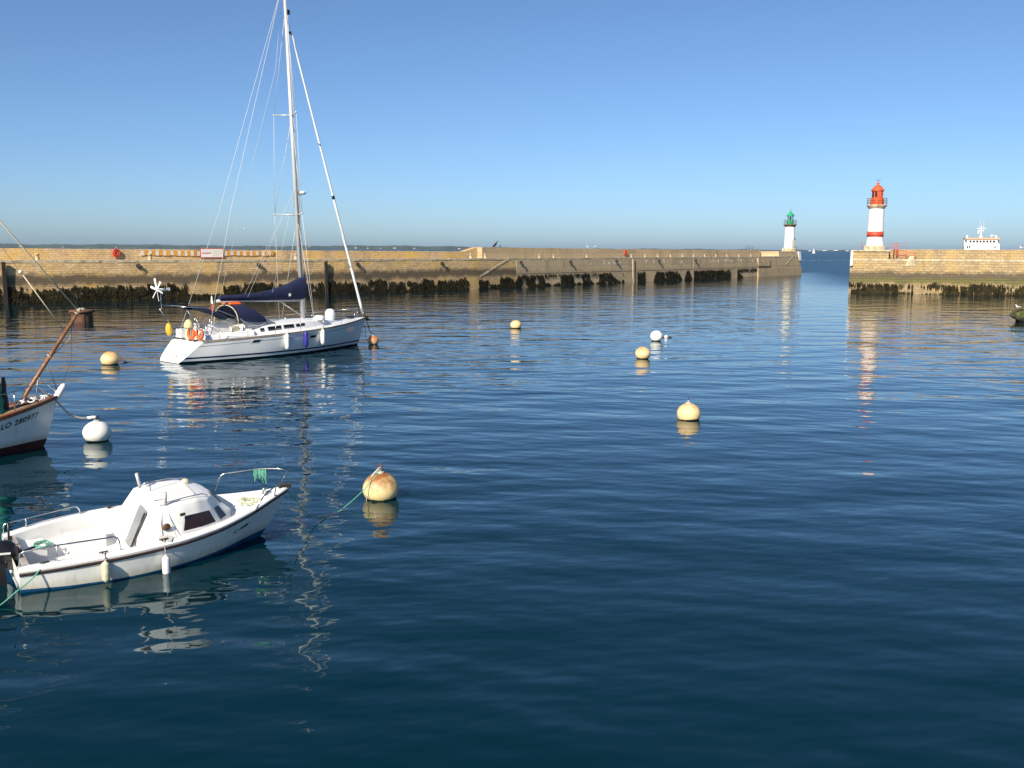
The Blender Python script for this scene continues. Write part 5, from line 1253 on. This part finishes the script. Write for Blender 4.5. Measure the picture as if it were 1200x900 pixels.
# mooring lines
rope(wpt(mb_root, (5.2, -0.02, 0.98)), onz(385, 606, 0.0)+Vector((0, 0, -0.02)), 0.22, M['rope_g'], 0.012, 'green mooring line from the motorboat bow down to the water')
rope(onz(368, 610, -0.02), tR, 0.28, M['rope_g'], 0.012, 'green mooring line rising from the water to the rusty buoy')
s = MB(); s.tube([tR+Vector((0, 0, 0.0)), tR+Vector((-0.16, -0.12, -0.16)), tR+Vector((-0.27, -0.22, -0.36))], [0.03, 0.035, 0.02], 6); s.tube([tR+Vector((-0.27, -0.22, -0.36)), tR+Vector((-0.30, -0.34, -0.7)), tR+Vector((-0.30, -0.38, -0.95))], 0.008, 5)
tag(s.build('mooring_strop', M['rope_w']), 'white spliced strop over the rusty buoy', 'rope')
rope(wpt(mb_root, (0.35, -0.91, 0.63)), onz(-14, 716), 0.10, M['rope_g'], 0.014, 'green stern rope trailing from the motorboat to the left edge')
rope(wpt(wr, (0.30, -0.06, 1.50)), tW+Vector((-0.25, 0.0, 0.0)), 0.22, M['rope_w'], 0.028, 'thick grey rope from the wooden boat bow to the white buoy')
tag(MB().tube([tW+Vector((-0.28, 0, -0.01)), tW+Vector((-0.1, 0, 0.02)), tW+Vector((0.02, 0, 0.02))], 0.045, 6).build('mooring_strop', M['white_plain']), 'white rope splice on the ring of the large white buoy', 'rope')
rope(wpt(yr, (13.2, 0, 1.5)), tO, 0.25, M['wire_dark'], 0.025, 'dark mooring chain from the yacht bow roller to the orange buoy')
rope(wpt(yr, (12.9, -0.1, 1.3)), Vector((tO.x-0.3, tO.y, 0.25)), 0.35, M['wire_dark'], 0.015, 'thin dark line hanging from the yacht bow to the orange buoy')
c = onz(140, 424); rope(Vector((c.x, c.y, 0.10)), onz(161, 426), 0.05, M['wire_dark'], 0.03, 'dark line floating from the cream buoy left of the yacht')
c = onz(134, 416, .4); rope(Vector((c.x, c.y, 0.5)), onz(158, 424), 0.15, M['wire_dark'], 0.012, 'thin line running off the top of the cream buoy left of the yacht')

# ------------------------------------------------------------------ birds
def gull(loc, rz, label, sc=1.0):
    e = empty('gull', loc, rz); tag(e, label, 'gull', 'gulls standing about the harbour')
    s = MB(); s.tube([(-0.24, 0, 0.20), (-0.12, 0, 0.21), (0.02, 0, 0.22), (0.12, 0, 0.25), (0.16, 0, 0.31), (0.18, 0, 0.37), (0.21, 0, 0.39), (0.23, 0, 0.385)], [0.02, 0.06, 0.085, 0.07, 0.045, 0.045, 0.045, 0.015], 10); s.build('body', M['gull'], e)
    MB().tube([(0.22, 0, 0.385), (0.28, 0, 0.37)], [0.015, 0.005], 6).build('beak', M['yellow'], e)
    for side in (-1, 1):
        MB().tube([(0.08, side*0.075, 0.24), (-0.08, side*0.085, 0.235), (-0.3, side*0.03, 0.20)], [0.03, 0.04, 0.008], 8).build('wing', M['gull_grey'], e)
        MB().tube([(-0.01, side*0.04, 0.0), (0.0, side*0.04, 0.16)], 0.009, 5).build('leg', M['yellow'], e)
    e.scale = (sc, sc, sc); return e
# weedy rock with a gull
rp = onz(1197, 378); e = empty('rock', (rp.x+2.45, rp.y+0.9, 0)); tag(e, 'dark weed-covered rock breaking the water at the right edge', 'rock')
s = MB(); rows = []
for i in range(9):
    u = i/8; z = -0.5+1.7*u
    rad = [1.2, 1.35, 1.5, 1.62, 1.75, 1.85, 1.75, 1.2, 0.05][i]
    rows.append([((rad*1.5+0.22*math.sin(j*1.7+i*1.1)+0.15*math.sin(j*3.1+i))*math.cos(2*math.pi*j/18), (rad+0.2*math.sin(j*2.3+i*.7))*math.sin(2*math.pi*j/18), min(z, 1.0)+0.06*math.sin(j*2.7+i*1.9)) for j in range(19)])
for r in rows: r[-1] = r[0]
s.grid(rows); s.build('body', M['rock'], e)
s = MB()
for k in range(260):
    a = random.uniform(0, 6.28); r = math.sqrt(random.random())*1.6; x, y = r*1.5*math.cos(a), r*math.sin(a); h = random.uniform(.05, .14); z = 0.98+random.uniform(0, .06)
    s.add([(x-.08, y, z), (x+.08, y+.03, z), (x+random.uniform(-.08, .08), y-.05, z+h)], [(0, 1, 2)])
for k in range(400):
    a = random.uniform(0, 6.28); x, y = 1.78*1.5*math.cos(a), 1.78*math.sin(a); z = random.uniform(0.6, 1.0); L = random.uniform(.2, .5); t_ = Vector((-math.sin(a), math.cos(a), 0))*0.06; o_ = Vector((math.cos(a)*1.5, math.sin(a), 0))*0.05
    s.add([Vector((x, y, z))-t_, Vector((x, y, z))+t_, Vector((x, y, z-L))+o_], [(0, 1, 2)])
o = s.build('weed_cover', M['moss'], e); o['kind'] = 'stuff'
gp = aty(1193, 364, rp.y+0.7); gull((gp.x, gp.y, 1.06), 2.4, 'white gull standing on the weedy rock at the right edge', 1.0)
q = PA.s_px(688, 6.1, 5.5); gull(PA.P(q, 5.4, ptop(q)), 2.0, 'left of two white gulls on the concrete parapet', 1.25)
q = PA.s_px(696, 6.1, 5.5); gull(PA.P(q, 5.4, ptop(q)), 0.6, 'right of two white gulls on the concrete parapet', 1.3)
q = PB.s_px(1197.5, 6.2, 3); gull(PB.P(q, 3.2, 6.2), 2.6, 'white gull on top of the right-hand pier at the picture edge', 1.2)
def flying(loc, label):
    e = empty('flying_gull', loc, 0.7); tag(e, label, 'gull')
    MB().tube([(-0.25, 0, 0), (-0.1, 0, 0), (0.1, 0, 0.01), (0.22, 0, 0.03), (0.28, 0, 0.02)], [0.02, 0.06, 0.075, 0.045, 0.01], 8).build('body', M['gull'], e)
    for side in (-1, 1):
        MB().add([(0.1, side*0.05, 0.03), (0.14, side*0.35, 0.2), (0.0, side*0.75, 0.16), (-0.05, side*0.35, 0.18), (-0.08, side*0.05, 0.03)], [(0, 1, 3, 4), (1, 2, 3)]).build('wing', M['gull'], e)
    return e
flying(aty(287.5, 268.5, 190), 'white gull flying over the pier left of the yacht mast')
def dark_bird(loc, rz, lean, h, label):
    e = empty('dark_seabird', loc, rz); tag(e, label, 'bird', 'dark birds perched on the parapet step')
    k = h/0.95; f = lambda x, z: (x*k + lean*z*k, 0, z*k)
    MB().tube([f(-0.18, 0.0), f(-0.12, 0.12), f(-0.03, 0.32), f(0.02, 0.52), f(0.03, 0.66), f(0.03, 0.78), f(0.07, 0.87), f(0.12, 0.88)], [0.03*k, 0.10*k, 0.16*k, 0.15*k, 0.08*k, 0.06*k, 0.065*k, 0.03*k], 12).build('body', M['dark_feather'], e)
    MB().tube([f(0.11, 0.88), f(0.21, 0.93)], [0.022*k, 0.008*k], 6).build('beak', M['iron'], e)
    for side in (-1, 1): MB().tube([(f(-0.02, 0.55)[0], side*0.13*k, 0.55*k), (f(-0.08, 0.3)[0], side*0.16*k, 0.3*k), (f(-0.2, 0.02)[0], side*0.05*k, 0.02*k)], [0.04*k, 0.07*k, 0.01*k], 8).build('wing', M['dark_feather'], e)
    return e
q = PA.s_px(578.5, 5.7, 6); dark_bird(PA.P(q, 6.0, ptop(q)+0.0), 0.1, 0.55, 1.1, 'tall dark seabird leaning upright on the parapet step')
q = PA.s_px(586, 6, 6); dark_bird(PA.P(q, 6.0, ptop(q)-0.02), 1.1, 0.2, 0.5, 'small dark seabird hunched on the parapet step')

# far sails and the wake off the harbour mouth
def far_boat(px, Y, h, label):
    p = aty(px, 294, Y); e = empty('far_sailboat', (p.x, p.y, 0), 0.4); tag(e, label, 'sailboat')
    L = h*0.75; rows = [[(x, -w, -0.2), (x, -w*1.3, 0.9), (x, w*1.3, 0.9), (x, w, -0.2)] for x, w in ((-L/2, .7), (0, 1.1), (L*.35, .6), (L/2, .05))]
    MB().grid(rows).build('hull', M['white_plain'], e)
    MB().tube([(0.5, 0, 0.8), (0.5, 0, h+0.5)], 0.07, 5).build('mast', M['alloy'], e)
    MB().add([(0.4, 0, 1.6), (-L*.42, 0.6, 1.7), (-L*.2, 0.5, h*.45), (0.4, 0, h)], [(0, 1, 2, 3)]).build('mainsail', M['white_plain'], e)
    MB().add([(0.7, 0, h*.85), (0.8, 0.3, 1.4), (L*.48, 0, 1.2)], [(0, 1, 2)]).build('jib', M['white_plain'], e)
far_boat(953.5, 1900, 10.5, 'tiny white sailboat far out in the harbour mouth')

s = MB()
for k in range(260):
    x = 60 + k*1.9 + random.uniform(-1, 1); y = 590 - 0.05*k + random.uniform(-2.5, 2.5); L = random.uniform(1.0, 3.0); w = random.uniform(0.5, 1.6)
    s.add([(x, y-w, 0.03), (x+L*0.5, y-w*0.6, 0.12), (x+L, y, 0.03), (x+L*0.5, y+w, 0.1), (x-L*0.2, y+w*0.5, 0.03)], [(0, 1, 2, 3, 4)])
tag(s.build('wake', M['white_plain']), 'thin white line of foam across the sea beyond the harbour mouth', 'wake', kind='stuff')

# ------------------------------------------------------------------ pieces that belong to a part hang under that part
def base(n): return n.rsplit('.', 1)[0] if n[-3:].isdigit() else n
def nest(kind, part, pieces):
    for root in [o for o in list(bpy.data.objects) if o.parent is None and base(o.name) == kind]:
        host = next((c for c in root.children if base(c.name) == part), None)
        for c in list(root.children):
            if host and base(c.name) in pieces: c.parent = host
nest('lighthouse', 'gallery', ('baluster', 'rail'))
nest('lighthouse', 'lantern', ('pane',)); nest('lighthouse', 'lantern_base', ('mullion', 'lamp')); nest('lighthouse', 'roof', ('wind_vane',)); nest('lighthouse', 'tower', ('red_band', 'door', 'wall_lamp'))
nest('motorboat', 'cabin', ('window', 'window_frame', 'windscreen_side', 'roof_hatch', 'roof_vent', 'rod_holder', 'roof_handrail', 'wiper', 'window_latch', 'side_vent', 'aerial'))
nest('motorboat', 'cabin_door', ('door_edge',)); nest('motorboat', 'gunwale', ('cleat',))
nest('outboard_motor', 'cowling', ('stripe',))
nest('sailing_yacht', 'coachroof', ('window', 'deck_hatch')); nest('sailing_yacht', 'mast', ('spreader', 'radar', 'radar_bracket', 'masthead_fitting', 'aerial', 'steaming_light', 'block'))
nest('sailing_yacht', 'sprayhood', ('sprayhood_window', 'side_window', 'hood_bow')); nest('sailing_yacht', 'sail_cover', ('sailmaker_mark',)); nest('sailing_yacht', 'transom', ('platform_seam', 'ladder_rail'))
nest('wooden_boat', 'spar', ('spar_lashing',))
nest('ferry', 'bridge', ('window', 'bridge_wing')); nest('notice_board', 'panel', ('lettering', 'hatching'))

# ------------------------------------------------------------------ haze over the strait
if HAZE:
    m = bpy.data.materials.new('sea_haze'); m.use_nodes = True; nt = m.node_tree; nt.nodes.clear()
    out = nt.nodes.new('ShaderNodeOutputMaterial'); pv = nt.nodes.new('ShaderNodeVolumePrincipled')
    pv.inputs['Color'].default_value = (0.55, 0.76, 1.0, 1); pv.inputs['Density'].default_value = HAZE; pv.inputs['Anisotropy'].default_value = 0.2
    nt.links.new(pv.outputs[0], out.inputs['Volume'])
    hz = MB().box((0, 0, 16), (24000, 24000, 40)).build('haze', m); tag(hz, kind='stuff')
